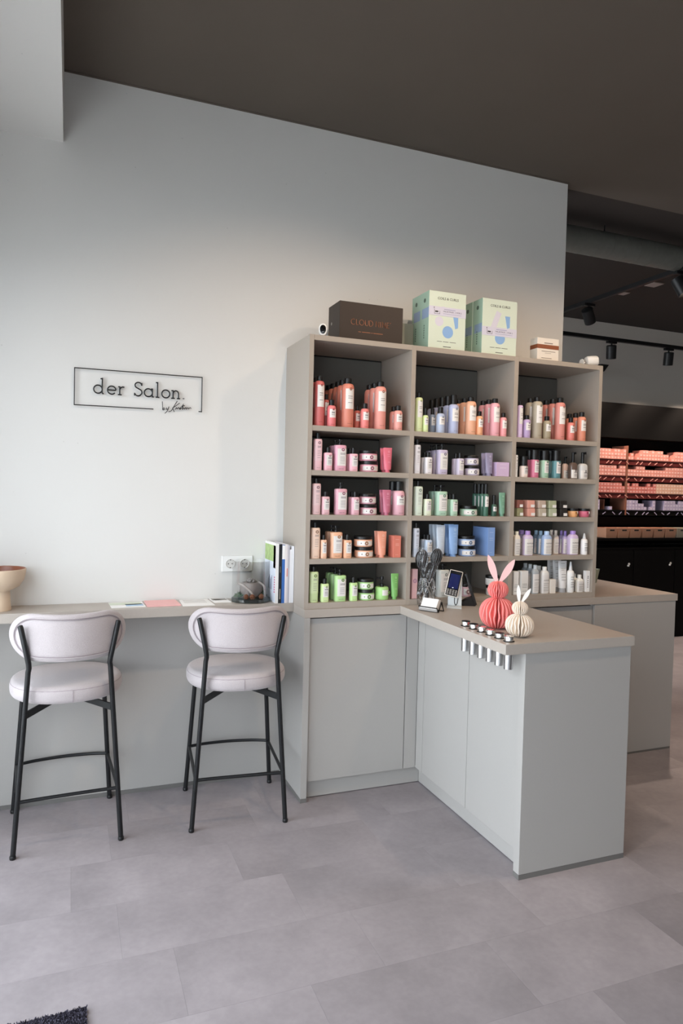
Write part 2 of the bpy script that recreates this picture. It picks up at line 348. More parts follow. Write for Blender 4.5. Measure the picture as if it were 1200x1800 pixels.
 ('right', 2, 'cubes', 2.518, -0.334, 0.0494, 0, 0, 'b3a68f', 'beige box', 'b9a08c', 'tan box'),
 ('right', 2, 'cubes', 2.586, -0.335, 0.0482, 0, 0, 'a5ae8a', 'sage green box', 'a0a87e', 'dark sage box'),
 ('right', 2, 'cubes', 2.658, -0.334, 0.0485, 0, 0, '2a2624', 'black box', '2a2624', 'black box'),
 ('right', 2, 'bowljar', 2.741, -0.328, 0.0616, 0, 0, 'f0a23e', 'orange yellow tapered jar', 0),
 ('right', 2, 'bowljar', 2.821, -0.325, 0.067, 0, 0, 'e2577f', 'hot pink tapered jar', 0),
 ('right', 3, 'med', 2.369, -0.34, 0.0366, 0.111, 0.018, 'e5d9c4', 'cream bottle', 1),
 ('right', 3, 'med', 2.446, -0.329, 0.0585, 0.111, 0.021, 'cdb8dc', 'lilac bottle with purple cap', 1),
 ('right', 3, 'med', 2.563, -0.288, 0.0409, 0.107, 0.022, '7fa0bc', 'steel blue bottle', 1),
 ('right', 3, 'med', 2.569, -0.331, 0.056, 0.11, 0.02, '96b6e4', 'pale blue bottle', 0),
 ('right', 3, 'med', 2.661, -0.291, 0.0349, 0.107, 0.025, 'ddc9b6', 'beige bottle', 1),
 ('right', 3, 'med', 2.724, -0.293, 0.0319, 0.104, 0.025, 'bfa8d6', 'violet bottle half hidden by its neighbour', 1),
 ('right', 3, 'med', 2.747, -0.329, 0.0602, 0.113, 0.019, 'cbb2dc', 'wide violet bottle with violet cap', 0),
 ('right', 3, 'nozzle', 2.818, -0.339, 0.0391, 0.088, 0.03, 'e4e4e4', 'white spray bottle with clear cap', 0),
 ('right', 4, 'slim', 2.364, -0.341, 0.0305, 0.125, 0, 'e2e0dc', 'white carton beside the divider', 0),
 ('right', 4, 'slim', 2.415, -0.341, 0.042, 0.127, 0, 'dfdcd6', 'white carton behind the ear tips', 0),
 ('right', 4, 'med', 2.496, -0.337, 0.0433, 0.134, 0.022, 'a4adb2', 'blue grey bottle', 2),
 ('right', 4, 'med', 2.56, -0.334, 0.0498, 0.125, 0.02, 'dedcd8', 'white bottle', 1),
 ('right', 4, 'box', 2.605, -0.341, 0.0328, 0.076, 0, 'e6ded2', 'small cream carton', 0),
 ('right', 4, 'tubew', 2.683, -0.33, 0.0568, 0.174, 0, 'dcdcdc', 'tall white tube with grey foot', 2),
 ('right', 4, 'nozzle', 2.733, -0.337, 0.0427, 0.122, 0.047, 'e3e3e0', 'white bottle with long nozzle', 0),
 ('right', 4, 'med', 2.796, -0.336, 0.0446, 0.075, 0.021, 'e6e2d8', 'short white bottle', 1),
 ('right', 4, 'slim', 2.842, -0.341, 0.0271, 0.118, 0, 'e8e8e6', 'slim white carton with vertical print', 0),
]
# ------------------------------------------------------------------ the setting
def structure(name, me, parent=None):
    return obj(name, me, parent, kind='structure')
floor = structure('floor', bx(-0.65, 8.35, -5.65, 2.7, -0.12, -0.004, m=M_FLOOR))
TM = {}
for j in range(17):                                   # vinyl tiles, rows run along the logo wall
    y1 = 2.436 - 0.3055*j; y0 = y1 - 0.3055
    offx = {9: 0.32, 10: 0.17, 11: 0.32, 12: 0.477}.get(j, [0.0, 0.23, 0.41, 0.13, 0.34, 0.52][j % 6])
    for i in range(11):
        x0 = -0.62 + offx + 0.61*i; x1 = x0 + 0.61
        x0 = max(x0, -0.5)
        if not ('a' in TM): TM['a'] = bx(0.00015, 0.60985, 0.00015, 0.30535, -0.0035, 0.0, m=M_FLOOR, bev=0.0002)
        if x1 - x0 < 0.6:
            me = bx(0.00015, x1-x0-0.00015, 0.00015, 0.30535, -0.0035, 0.0, m=M_FLOOR)
        else: me = TM['a']
        obj('tile', me, floor, (x0, y0, 0))
structure('ceiling', bx(-0.65, 8.35, -5.65, 0.06, 3.348, 3.46, m=M_CEIL))
structure('ceiling', bx(-0.65, 8.35, 0.06, 2.7, 3.348, 3.46, m=mat('shaded_ceiling_paint', '332c28', 0.9)))  # rear half of the same ceiling, its deep shade put into the colour
structure('wall_back', bx(-0.65, 8.35, 2.55, 2.7, -0.12, 3.348, m=mat('grey_wall_paint', BACKW, 0.8)))
structure('wall_logo', bx(-0.65, 2.8954, 0.0, 0.12, -0.004, 3.348, m=M_WALL))
bm = bmesh.new()                                       # window wall on the left, large shop window
box(bm, -0.65, -0.5, -0.28, 0.0, -0.004, 3.348); box(bm, -0.65, -0.5, -5.65, -5.1, -0.004, 3.348)
box(bm, -0.65, -0.5, -5.1, -0.28, WTOP, 3.348)
structure('wall_left', mesh(bm, M_WALL))
fx0, fx1 = FWX-FW_W/2, FWX+FW_W/2
bm = bmesh.new()
box(bm, -0.5, fx0, -5.65, -5.5, -0.004, 3.348); box(bm, fx1, 8.2, -5.65, -5.5, -0.004, 3.348); box(bm, fx0, fx1, -5.65, -5.5, 2.75, 3.348)
box(bm, fx0, fx1, -5.65, -5.5, -0.004, 0.15)
structure('wall_front', mesh(bm, M_WALL))
structure('wall_right', bx(8.2, 8.35, -5.65, 2.7, -0.12, 3.348, m=mat('side_wall_paint', '9a938c', 0.8)))
M_ANTH = mat('anthracite_frame', '33363a', 0.45)
w1 = structure('window_1', None)
bm = bmesh.new()
for y in (-5.1, -2.72, -0.34): box(bm, -0.61, -0.55, y, y+0.06, 0.0, WTOP, 0.003)
box(bm, -0.61, -0.55, -5.1, -0.28, 0.0, 0.06, 0.003); box(bm, -0.61, -0.55, -5.1, -0.28, WTOP-0.06, WTOP, 0.003)
obj('window_frame', mesh(bm, M_ANTH), w1)
M_PANE = clear_mat('window_glass', (0.995, 0.998, 1.0), 0.03, 0.3, 0.0)
for y0, y1 in ((-5.04, -2.721), (-2.659, -0.341)): obj('pane', bx(-0.582, -0.578, y0, y1, 0.061, WTOP-0.061, m=M_PANE), w1)
w2 = structure('window_2', None)
bm = bmesh.new()
for x in (fx0, FWX-0.03, fx1-0.06): box(bm, x, x+0.06, -5.6, -5.54, 0.15, 2.75, 0.003)
box(bm, fx0, fx1, -5.6, -5.54, 0.15, 0.21, 0.003); box(bm, fx0, fx1, -5.6, -5.54, 2.69, 2.75, 0.003)
obj('window_frame', mesh(bm, M_ANTH), w2)
for x0, x1 in ((fx0+0.061, FWX-0.031), (FWX+0.031, fx1-0.061)): obj('pane', bx(x0, x1, -5.572, -5.568, 0.211, 2.689, m=M_PANE), w2)
structure('trim_1', bx(-0.5, 0.0975, -5.5, 0.0, 3.03, 3.348, m=M_WALL))       # white soffit over the window
structure('trim_2', bx(0.0975, 2.8954, -0.012, 0.0, 3.3478-0.004, 3.348, m=M_CEIL))
gp = structure('ground_outside', bx(-25, 30, -40, 20, -0.3, -0.14, m=mat('grey_paving', 'cfccc7', 0.8, noise=0.1, nscale=2)))

# ------------------------------------------------------------------ wall desk on the left
desk = thing('wall_desk', 'pale grey wall mounted desk board with plain back panel behind the two stools', 'desk')
DZ = 0.926
obj('desk_top', bx(-0.5, 1.1695, -0.21, -0.0005, DZ-0.042, DZ, m=M_TOP, bev=0.0012), desk)
obj('back_panel', bx(-0.5, 1.1695, -0.018, -0.0005, 0.02, DZ-0.0425, m=M_CAB), desk)
obj('plinth_strip', bx(-0.5, 1.1695, -0.02, -0.0005, 0.0, 0.0195, m=M_STRIP), desk)

# ------------------------------------------------------------------ base cabinet, rear counter, shelf unit
S, D, H, TK = 0.3686, 0.3788, 0.92, 0.0397
bc = thing('base_cabinet', 'grey base cabinet under the shelf unit with one plain door and recessed plinth', 'cabinet')
obj('side_panel', bx(1.17, 1.2, -D, -0.0005, 0.02, H-TK-0.0004, m=M_CAB, bev=0.0008), bc)
obj('plinth_strip', bx(1.1695, 1.2005, -D-0.0006, -0.0005, 0.0, 0.0195, m=M_STRIP), bc)
obj('carcass', bx(1.2004, 2.287, -0.338, -0.0005, 0.09, 0.874, m=M_CABD), bc)
obj('door', bx(1.2045, 1.7145, -0.36, -0.3385, 0.0905, 0.8725, m=M_CAB, bev=0.0008), bc)
obj('filler_panel', bx(1.7185, 1.7835, -0.36, -0.3385, 0.0905, 0.8725, m=M_CAB, bev=0.0008), bc)
obj('plinth', bx(1.2004, 1.8195, -0.333, -0.31, 0.004, 0.0895, m=M_CAB), bc)
wt = thing('worktop', 'long grey laminate worktop under the shelf unit running on to the right', 'worktop')
bm = bmesh.new(); box(bm, 1.17, 3.4846, -D, -0.0005, H-TK, H, 0.001)
obj('front_board', mesh(bm, M_TOP), wt)
rcw = thing('return_worktop', 'end of the grey worktop running back beside the end of the white wall', 'worktop')
obj('board', bx(2.9, 3.4846, 0.0003, 0.75, H-TK, H, m=M_TOP, bev=0.001), rcw)
obj('support_panel', bx(3.45, 3.474, 0.0003, 0.74, 0.0, H-TK-0.001, m=M_CAB), rcw)
rc = thing('rear_counter', 'grey counter base beyond the peninsula with a wide plain end panel', 'cabinet')
obj('end_panel', bx(2.878, 3.474, -0.375, -0.352, 0.012, H-TK-0.001, m=M_CAB, bev=0.0008), rc)
obj('carcass', bx(2.3, 2.874, -0.338, -0.0005, 0.09, 0.872, m=M_CABD), rc)
obj('door', bx(2.3, 2.873, -0.36, -0.3385, 0.0905, 0.8715, m=M_CAB, bev=0.0008), rc)
obj('plinth', bx(2.3, 2.877, -0.333, -0.31, 0.004, 0.0895, m=M_CAB), rc)
obj('side_panel', bx(3.45, 3.474, -0.3515, -0.0003, 0.012, H-TK-0.001, m=M_CAB, bev=0.0008), rc)
obj('plinth_strip', bx(2.879, 3.473, -0.374, -0.0003, 0.0, 0.0115, m=M_STRIP), rc)

pn = thing('peninsula_counter', 'grey peninsula counter with two plain doors and a broad end panel facing the camera', 'counter')
obj('worktop', bx(1.6683, 2.2895, -1.2734, -D-0.0006, H-TK, H, m=M_TOP, bev=0.001), pn)
obj('end_panel', bx(1.764, 2.279, -1.266, -1.23, 0.02, H-TK-0.0005, m=M_CAB, bev=0.001), pn)
obj('plinth_strip', bx(1.7635, 2.2795, -1.2665, -1.2295, 0.0, 0.0195, m=M_STRIP), pn)
obj('door', bx(1.784, 1.8055, -0.8375, -0.4325, 0.0905, H-TK-0.002, m=M_CAB, bev=0.0008), pn)
obj('door', bx(1.784, 1.8055, -1.2285, -0.8405, 0.0905, H-TK-0.002, m=M_CAB, bev=0.0008), pn)
obj('filler_panel', bx(1.784, 1.8055, -0.4295, -0.3615, 0.0905, H-TK-0.002, m=M_CAB, bev=0.0008), pn)
obj('carcass', bx(1.806, 2.27, -1.229, -0.382, 0.09, H-TK-0.001, m=M_CABD), pn)
obj('plinth', bx(1.82, 1.84, -1.229, -0.334, 0.004, 0.0895, m=M_CAB), pn)
obj('side_panel', bx(2.2705, 2.279, -1.2295, -0.382, 0.02, H-TK-0.0005, m=M_CAB), pn)

su = thing('shelf_unit', 'tall open grey shelf unit with three bays of five shelves full of bottles', 'shelf')
for (x0, x1) in ((1.17, 1.1922), (2.8585, 2.881)):
    obj('side_panel', bx(x0, x1, -S, -0.0005, H+0.0004, 2.2055, m=M_SHELF, bev=0.0006), su)
for (x0, x1) in ((1.7008, 1.7243), (2.3016, 2.3268)):
    obj('divider', bx(x0, x1, -S, -0.0005, H+0.0004, 2.2055, m=M_SHELF, bev=0.0006), su)
BAYS = [(1.1925, 1.7005), (1.7246, 2.3013), (2.3271, 2.8582)]
ROWZ = [1.785, 1.576, 1.366, 1.157, 0.948]
for (x0, x1) in BAYS:
    for z in ROWZ + [2.2055]:
        obj('shelf_board', bx(x0, x1, -S+0.0004, -0.019, z-(0.0275 if z < 0.95 else 0.0245), z, m=M_SHELF, bev=0.0006), su)
    hi = 2.2055
    obj('gap_shade_sheet', bx(x0, x1, -0.006, -0.001, 0.93, 2.19, m=M_CABD), su)  # added near-black sheet, paints the shade in the gaps around the back panels
    for z in ROWZ:
        obj('back_panel', bx(x0+0.001, x1-0.005, -0.016, -0.008, z-0.02, hi-0.0245-0.006, m=M_BACKP), su); hi = z

# ------------------------------------------------------------------ bar stools
M_FAB = mat('heather_fabric', FABC, 0.95, noise=0.13, nscale=260, bump=0.35, bscale=420, sheen=0.3)
M_SEAM = mat('seam_thread', '978b90', 0.9)
def pill_outline(W_, Hh, inset, y, bend, n=14):
    pts = []; r = Hh-inset; w = W_-Hh
    for k in range(n+1): a = -math.pi/2 + math.pi*k/n; pts.append((w+r*math.cos(a), r*math.sin(a)))
    m_ = 10
    for k in range(1, m_): pts.append((w-2*w*k/m_, r))
    for k in range(n+1): a = math.pi/2 + math.pi*k/n; pts.append((-w+r*math.cos(a), r*math.sin(a)))
    for k in range(1, m_): pts.append((-w+2*w*k/m_, -r))
    return [Vector((x, y+bend*x*x, z+0.42*x*x)) for x, z in pts]
def stool_parts():
    P = []
    W_, Hh, Tt, BK = 0.226, 0.094, 0.024, 2.3
    bm = bmesh.new(); cols = []
    xs = []
    for k in range(33):
        a = math.pi*k/32; xs.append(-W_*math.cos(a) if True else 0)
    for x in xs:
        dx = max(0.0, abs(x)-(W_-Hh)); h = math.sqrt(max(1e-8, Hh*Hh-dx*dx)); t = Tt*min(1.0, (h/Hh)**0.45)
        ring = []
        for i in range(24):
            a = 2*math.pi*i/24; c_, s_ = math.cos(a), math.sin(a)
            yy = math.copysign(abs(c_)**0.62, c_)*t; zz = math.copysign(abs(s_)**0.8, s_)*h
            ring.append(bm.verts.new((x, yy+BK*x*x, zz+0.42*x*x)))
        cols.append(ring)
    for a, b in zip(cols, cols[1:]):
        for i in range(24): j = (i+1) % 24; bm.faces.new((a[i], a[j], b[j], b[i]))
    bmesh.ops.remove_doubles(bm, verts=bm.verts, dist=0.0005)
    M0 = T(0, -0.222, 0.866) @ Matrix.Rotation(math.radians(-6), 4, 'X')
    bmesh.ops.transform(bm, matrix=M0, verts=bm.verts)
    P.append(('backrest', mesh(bm, M_FAB, True, 80), None))
    for yo in (-Tt*0.93, Tt*0.93):
        bm = bmesh.new(); tube(bm, [M0 @ v for v in pill_outline(W_, Hh, 0.0165, yo, BK)], 0.0022, 6, True)
        P.append(('piping', mesh(bm, M_FAB, True), 0))
    bm = bmesh.new(); tube(bm, [M0 @ v for v in pill_outline(W_, Hh, 0.0205, -Tt*0.98, BK)], 0.0012, 5, True)
    P.append(('seam', mesh(bm, M_SEAM, True), 0))
    bm = bmesh.new()
    pr = []
    for k in range(13):
        a = -math.pi/2 + math.pi*k/12
        pr.append((0.19+0.035*math.copysign(abs(math.cos(a))**0.7, math.cos(a)), 0.632+0.036*math.copysign(abs(math.sin(a))**0.75, math.sin(a))))
    pr = [(0.05, 0.595), (0.12, 0.596)] + pr + [(0.15, 0.671), (0.08, 0.673), (0.02, 0.6735)]
    lathe(bm, pr, 48, 2.25)
    P.append(('seat', mesh(bm, M_FAB, True, 70), None))
    si = len(P)-1
    bm = bmesh.new(); tube(bm, [(0.2215*math.copysign(abs(math.cos(a))**(2/2.25), math.cos(a)), 0.2215*math.copysign(abs(math.sin(a))**(2/2.25), math.sin(a)), 0.653) for a in [2*math.pi*k/56 for k in range(56)]], 0.0011, 5, True)
    tube(bm, [(0.01, -0.2256, 0.652), (0.01, -0.2262, 0.64), (0.01, -0.2265, 0.625), (0.01, -0.2235, 0.605)], 0.0009, 5)
    P.append(('seam', mesh(bm, M_SEAM, True), si))
    def foot(x, y):
        return lathe(bmesh.new(), [(0.0112, 0.0), (0.0122, 0.003), (0.0122, 0.012), (0.0112, 0.014)], 12, M=T(x, y, 0))
    for s in (-1, 1):
        bm = bmesh.new()
        tube(bm, [(s*0.205, -0.213, 0.002), (s*0.1555, -0.2, 0.735), (s*0.1525, -0.202, 0.752), (s*0.154, -0.206, 0.77), (s*0.1835, -0.2335+0.04, 0.912), (s*0.1855, -0.189, 0.918)], 0.0105, 10)
        P.append(('leg', mesh(bm, M_BLACK, True), None)); P.append(('foot_cap', mesh(foot(s*0.205, -0.213), M_CAP, True), len(P)-1))
        bm = bmesh.new(); tube(bm, [(s*0.207, 0.212, 0.002), (s*0.168, 0.17, 0.6)], 0.0105, 10)
        P.append(('leg', mesh(bm, M_BLACK, True), None)); P.append(('foot_cap', mesh(foot(s*0.207, 0.212), M_CAP, True), len(P)-1))
    zr = 0.222
    def at_leg(s, fr, z):
        t = z/0.735 if not fr else z/0.6
        return Vector((s*(0.205-0.0495*t), -0.213+0.013*t, z)) if not fr else Vector((s*(0.207-0.039*t), 0.212-0.042*t, z))
    a, b, c_, d = at_leg(-1, 0, zr), at_leg(1, 0, zr), at_leg(1, 1, zr), at_leg(-1, 1, zr)
    bm = bmesh.new(); tube(bm, smooth_path([a, a*0.75+b*0.25+Vector((0, .004, 0)), a*0.25+b*0.75+Vector((0, .004, 0)), b], 5), 0.0075, 8); P.append(('rail', mesh(bm, M_BLACK, True), None))
    bm = bmesh.new(); tube(bm, smooth_path([d, d*0.8+c_*0.2+Vector((0, .022, 0)), (d+c_)/2+Vector((0, .032, 0)), d*0.2+c_*0.8+Vector((0, .022, 0)), c_], 5), 0.0075, 8); P.append(('footrest', mesh(bm, M_BLACK, True), None))
    for p, q in ((a, d), (b, c_)):
        bm = bmesh.new(); tube(bm, [p, q], 0.0075, 8); P.append(('rail', mesh(bm, M_BLACK, True), None))
    for s in (-1, 1):
        bm = bmesh.new()
        for q0, q1 in (((s*0.164, -0.2, 0.563), (s*-0.01, 0.02, 0.584)), ((s*0.169, 0.17, 0.575), (s*0.01, 0.0, 0.584))):
            v0, v1 = Vector(q0), Vector(q1); L = (v1-v0).length; u = (v1-v0).normalized()
            side = Vector((-u.y, u.x, 0)).normalized(); upv = Vector((0, 0, 1))
            M = Matrix((u, side, upv)).transposed().to_4x4(); M.translation = (v0+v1)/2
            box(bm, -L/2, L/2, -0.004, 0.004, -0.014, 0.014, 0.001, M)
        P.append(('seat_support', mesh(bm, M_BLACK), None))
    return P
def assemble(name, label, cat, loc, parts, rotz=0, group=None):
    t = thing(name, label, cat, loc, rotz, group); objs = []
    for p in parts:
        nm, me, par = p[:3]
        o = obj(nm, me, t if par is None else objs[par], label=(p[3] if len(p) > 3 else None)); objs.append(o)
    return t
SP = stool_parts()
assemble('bar_stool', 'left bar stool in pale heather fabric standing nearest the bowl', 'stool', (0.138, -0.262, 0), SP, math.radians(3.5), 'bar stools at the wall desk')
assemble('bar_stool', 'right bar stool in pale heather fabric standing beside the base cabinet', 'stool', (0.8675, -0.298, 0), SP, math.radians(-5.5), 'bar stools at the wall desk')

# ------------------------------------------------------------------ wall sign
sg = thing('wall_sign', 'thin black metal lettering sign in an open rectangular frame on the white wall', 'sign', (0, -0.012, 0))
def strokes(lines, r, seg=6, x0=0, z0=0, k=1.0, y=0):
    bm = bmesh.new()
    for ln in lines: tube(bm, [(x0+p[0]*k, y, z0+p[1]*k) for p in ln], r, seg)
    return bm
bm = strokes([[(0.509, 1.8505), (0.1555, 1.8485), (0.1555, 2.0175), (0.7385, 2.0195), (0.7385, 1.852), (0.7235, 1.852)]], 0.0024)
obj('frame', mesh(bm, M_BLACK), sg)
def arc(cx, cz, rx, rz, a0, a1, n=14): return [(cx+rx*math.cos(math.radians(a0+(a1-a0)*i/n)), cz+rz*math.sin(math.radians(a0+(a1-a0)*i/n))) for i in range(n+1)]
xh = 1.0                                                # letters drawn with x-height 1
LET = {
 'd': (1.25, [arc(0.5, 0.5, 0.5, 0.5, 0, 360, 22), [(1.0, 0.0), (1.0, 1.85), (0.78, 1.8)], [(1.0, 0), (1.18, 0)]]),
 'e': (1.15, [[(0.0, 0.52), (0.98, 0.62)] and [(0.02, 0.5), (0.99, 0.5)], arc(0.5, 0.5, 0.5, 0.5, 0, 320, 20)]),
 'r': (0.85, [[(0.0, 0.0), (0.45, 0.0)], [(0.02, 0.97), (0.22, 0.97), (0.22, 0.0)], arc(0.62, 0.55, 0.4, 0.43, 178, 68, 8)]),
 'S': (1.1, [smooth_path([(0.92, 1.35, 0), (0.78, 1.62, 0), (0.45, 1.7, 0), (0.14, 1.5, 0), (0.16, 1.15, 0), (0.5, 0.93, 0), (0.86, 0.72, 0), (0.94, 0.36, 0), (0.66, 0.05, 0), (0.3, 0.04, 0), (0.06, 0.3, 0)], 5), [(0.92, 1.3), (0.92, 1.66)], [(0.06, 0.02), (0.06, 0.36)]]),
 'a': (1.25, [arc(0.5, 0.5, 0.5, 0.5, 0, 360, 22), [(0.82, 0.98), (1.0, 0.98), (1.0, 0.0), (1.2, 0.0)]]),
 'l': (0.5, [[(0.0, 1.85), (0.22, 1.85), (0.22, 0.0)], [(0.0, 0.0), (0.45, 0.0)]]),
 'o': (1.05, [arc(0.5, 0.5, 0.5, 0.5, 0, 360, 22)]),
 'n': (1.2, [[(0.0, 0.97), (0.22, 0.97), (0.22, 0.0)], [(0.0, 0.0), (0.44, 0.0)], arc(0.57, 0.55, 0.35, 0.43, 175, 0, 10) + [(0.92, 0.0)], [(0.72, 0), (1.12, 0)]]),
 '.': (0.3, [[(0.08, 0.0), (0.08, 0.09)]]),
}
PXM = 0.583/990.0
for ch, px in (('d', 237), ('e', 340), ('r', 419), ('S', 543), ('a', 622), ('l', 712), ('o', 760), ('n', 836), ('.', 930)):
    w_, ls = LET[ch]; k = 0.0375
    lines = [[(p[0], p[1]) for p in ln] for ln in ls]
    bm = strokes(lines, 0.0046 if ch == '.' else 0.0033, 6, 0.1555+(px-95)*PXM*1.0, 1.908, k)
    obj('letter', mesh(bm, M_BLACK), sg)
SIG = [[(765, 330), (768, 370), (770, 395), (778, 380), (785, 392), (772, 398)],
       [(800, 378), (798, 392), (812, 388), (818, 372), (806, 405), (786, 424)],
       [(885, 325), (860, 365), (838, 402), (815, 410)], [(905, 340), (862, 372), (850, 380), (862, 412)],
       [(868, 392), (880, 378), (884, 388), (896, 376), (902, 388), (912, 374), (908, 390), (922, 378), (934, 350), (928, 390), (940, 378), (946, 388), (956, 374), (960, 388), (972, 376), (978, 386), (990, 376), (1000, 384)],
       [(918, 366), (948, 360)]]
bm = bmesh.new()
for ln in SIG:
    pts = [(0.1555+(p[0]-95)*PXM, 0, 1.908-(p[1]-(277+(p[0]-275)*0.047))*PXM*1.03) for p in ln]
    tube(bm, smooth_path(pts, 4), 0.0017, 5)
obj('signature', mesh(bm, M_BLACK), sg)
for x, z in ((0.17, 1.849), (0.45, 1.85), (0.17, 2.0176), (0.45, 2.0185), (0.72, 2.0194), (0.7385, 1.93), (0.1555, 1.93)):
    obj('stand_off', mesh(tube(bmesh.new(), [(x, 0, z), (x, 0.0118, z)], 0.0013, 6), M_BLACK), sg)

# ------------------------------------------------------------------ double socket
so = thing('wall_socket', 'white double power socket on the white wall above the desk', 'socket', (0.9315, 0, 1.1015))
obj('cover_plate', bx(-0.0785, 0.0785, -0.011, -0.0003, -0.04, 0.04, m=M_WHITE, bev=0.003), so)
for s in (-1, 1):
    cx = s*0.0365
    bm = bmesh.new(); Mx = T(cx, -0.0112, 0) @ Matrix.Rotation(math.radians(90), 4, 'X')
    lathe(bm, [(0.0235, -0.002), (0.0235, 0.004), (0.0215, 0.004), (0.0195, 0.0005), (0.0, 0.0003)], 24, M=Mx, capb=True, capt=False)
    o = obj('socket_well', mesh(bm, mat('socket_white', 'd9d7d3', 0.4), True), so)
    bm = bmesh.new()
    for dx in (-0.0095, 0.0095): tube(bm, [(cx+dx, -0.0118, 0), (cx+dx, -0.0135, 0)], 0.0028, 8)
    for dz in (-0.0195, 0.0195): box(bm, cx-0.0025, cx+0.0025, -0.016, -0.0118, dz-0.002, dz+0.002)
    obj('contact', mesh(bm, M_INK), o)

# ------------------------------------------------------------------ things on the wall desk
M_CER = mat('beige_ceramic', 'd6bfa6', 0.55, k=1.05); M_CERI = mat('brown_glaze', '8a5138', 0.35)
bw = thing('pedestal_bowl', 'beige ceramic pedestal bowl with a brown inside at the left end of the desk', 'bowl', (-0.145, -0.108, DZ))
bm = bmesh.new(); lathe(bm, [(0.052, 0.0), (0.0535, 0.003), (0.05, 0.03), (0.047, 0.085), (0.05, 0.0875), (0.085, 0.105), (0.104, 0.135), (0.1105, 0.165), (0.1115, 0.181), (0.109, 0.183)], 40, capt=False)
obj('outer_body', mesh(bm, M_CER, True), bw)
bm = bmesh.new(); lathe(bm, [(0.109, 0.183), (0.1065, 0.18), (0.105, 0.165), (0.098, 0.138), (0.08, 0.112), (0.04, 0.102), (0.004, 0.1)], 40, capb=False)
obj('inner_glaze', mesh(bm, M_CERI, True), bw)
for i, (dx, dy, hh) in enumerate(((0.015, -0.02, 0), (-0.03, 0.02, 0), (0.04, 0.02, 0))):
    c = thing('wrapped_sweet', ['silver wrapped sweet nearest the rim of the beige bowl', 'silver wrapped sweet at the left in the beige bowl', 'silver wrapped sweet at the right in the beige bowl'][i], 'sweet', (bw.location.x+dx, bw.location.y+dy, DZ+0.1255), i*1.1, 'silver sweets in the bowl')
    bm = bmesh.new(); bmesh.ops.create_icosphere(bm, subdivisions=2, radius=0.019)
    for v in bm.verts: v.co *= 1+random.uniform(-.12, .12)
    bmesh.ops.transform(bm, matrix=T(0, 0, 0.02), verts=bm.verts)
    obj('wrapper', mesh(bm, mat('silver_foil', 'd6d3d0', 0.25, 0.9)), c)
    bm = bmesh.new()
    bm.free()
    for s in (-1, 1): obj('twist', mesh(lathe(bmesh.new(), [(0.004, 0.016), (0.016, 0.032)], 8, M=T(0, 0, 0.02) @ Matrix.Rotation(s*math.radians(80), 4, 'Y'), capb=False, capt=False), mat('silver_foil', 'd6d3d0', 0.25, 0.9)), c)

def paper(name, label, pts, z, m, prints=(), th=0.0012, group=None):
    t = thing(name, label, 'paper', (0, 0, 0), 0, group); bm = bmesh.new()
    lo = [bm.verts.new((x, y, z)) for x, y in pts]; hi = [bm.verts.new((x, y, z+th)) for x, y in pts]
    n = len(pts); bm.faces.new(lo[::-1]); bm.faces.new(hi)
    for i in range(n): bm.faces.new((lo[i], lo[(i+1) % n], hi[(i+1) % n], hi[i]))
    obj('sheet', mesh(bm, m), t)
    a, b, c, d = [Vector(p) for p in pts[:4]]                    # far left, far right, near right, near left
    for (u0, u1, v0, v1, pm, nm) in prints:
        def q(u, v): return (a*(1-u)+b*u)*(1-v)+(d*(1-u)+c*u)*v
        bm = bmesh.new(); bm.faces.new([bm.verts.new((*q(*w), z+th+0.0003)) for w in ((u0, v1), (u1, v1), (u1, v0), (u0, v0))])
        obj(nm, mesh(bm, pm), t)
    return t
PW = mat('white_paper', 'f2f1ef', 0.6); PP = mat('pink_paper', 'eeb8b6', 0.6); PG = mat('grey_print', '9a9690', 0.6); PB = mat('blue_print', 'a9c4dd', 0.6); PY = mat('pale_green_print', 'd5dccb', 0.6)
paper('flyer', 'white flyer with pale blue and green picture lying left of the pink folder', [(0.315, -0.02), (0.468, -0.012), (0.472, -0.165), (0.322, -0.172)], DZ+0.0002, PW, ((0.0, 0.95, 0.08, 0.55, PY, 'picture'), (0.45, 0.97, 0.42, 0.8, PB, 'picture')))
paper('folder', 'pale pink folder lying on the desk between the flyer and the white sheets', [(0.478, -0.015), (0.626, -0.01), (0.632, -0.168), (0.478, -0.172)], DZ+0.0002, PP, (), 0.005)
paper('price_sheet', 'white sheet with fine grey writing lying right of the pink folder', [(0.645, -0.012), (0.782, -0.008), (0.786, -0.196), (0.637, -0.192)], DZ+0.0002, PW, tuple((0.1, 0.85, v, v+0.03, PG, 'writing') for v in (0.12, 0.26, 0.4, 0.54)), 0.002)
paper('leaflet', 'small white leaflet with a grey photo lying left of the glass dish', [(0.792, -0.012), (0.872, -0.014), (0.878, -0.13), (0.797, -0.128)], DZ+0.0002, PW, ((0.06, 0.95, 0.05, 0.5, PG, 'picture'), (0.15, 0.6, 0.3, 0.62, PW, 'picture')), 0.003)

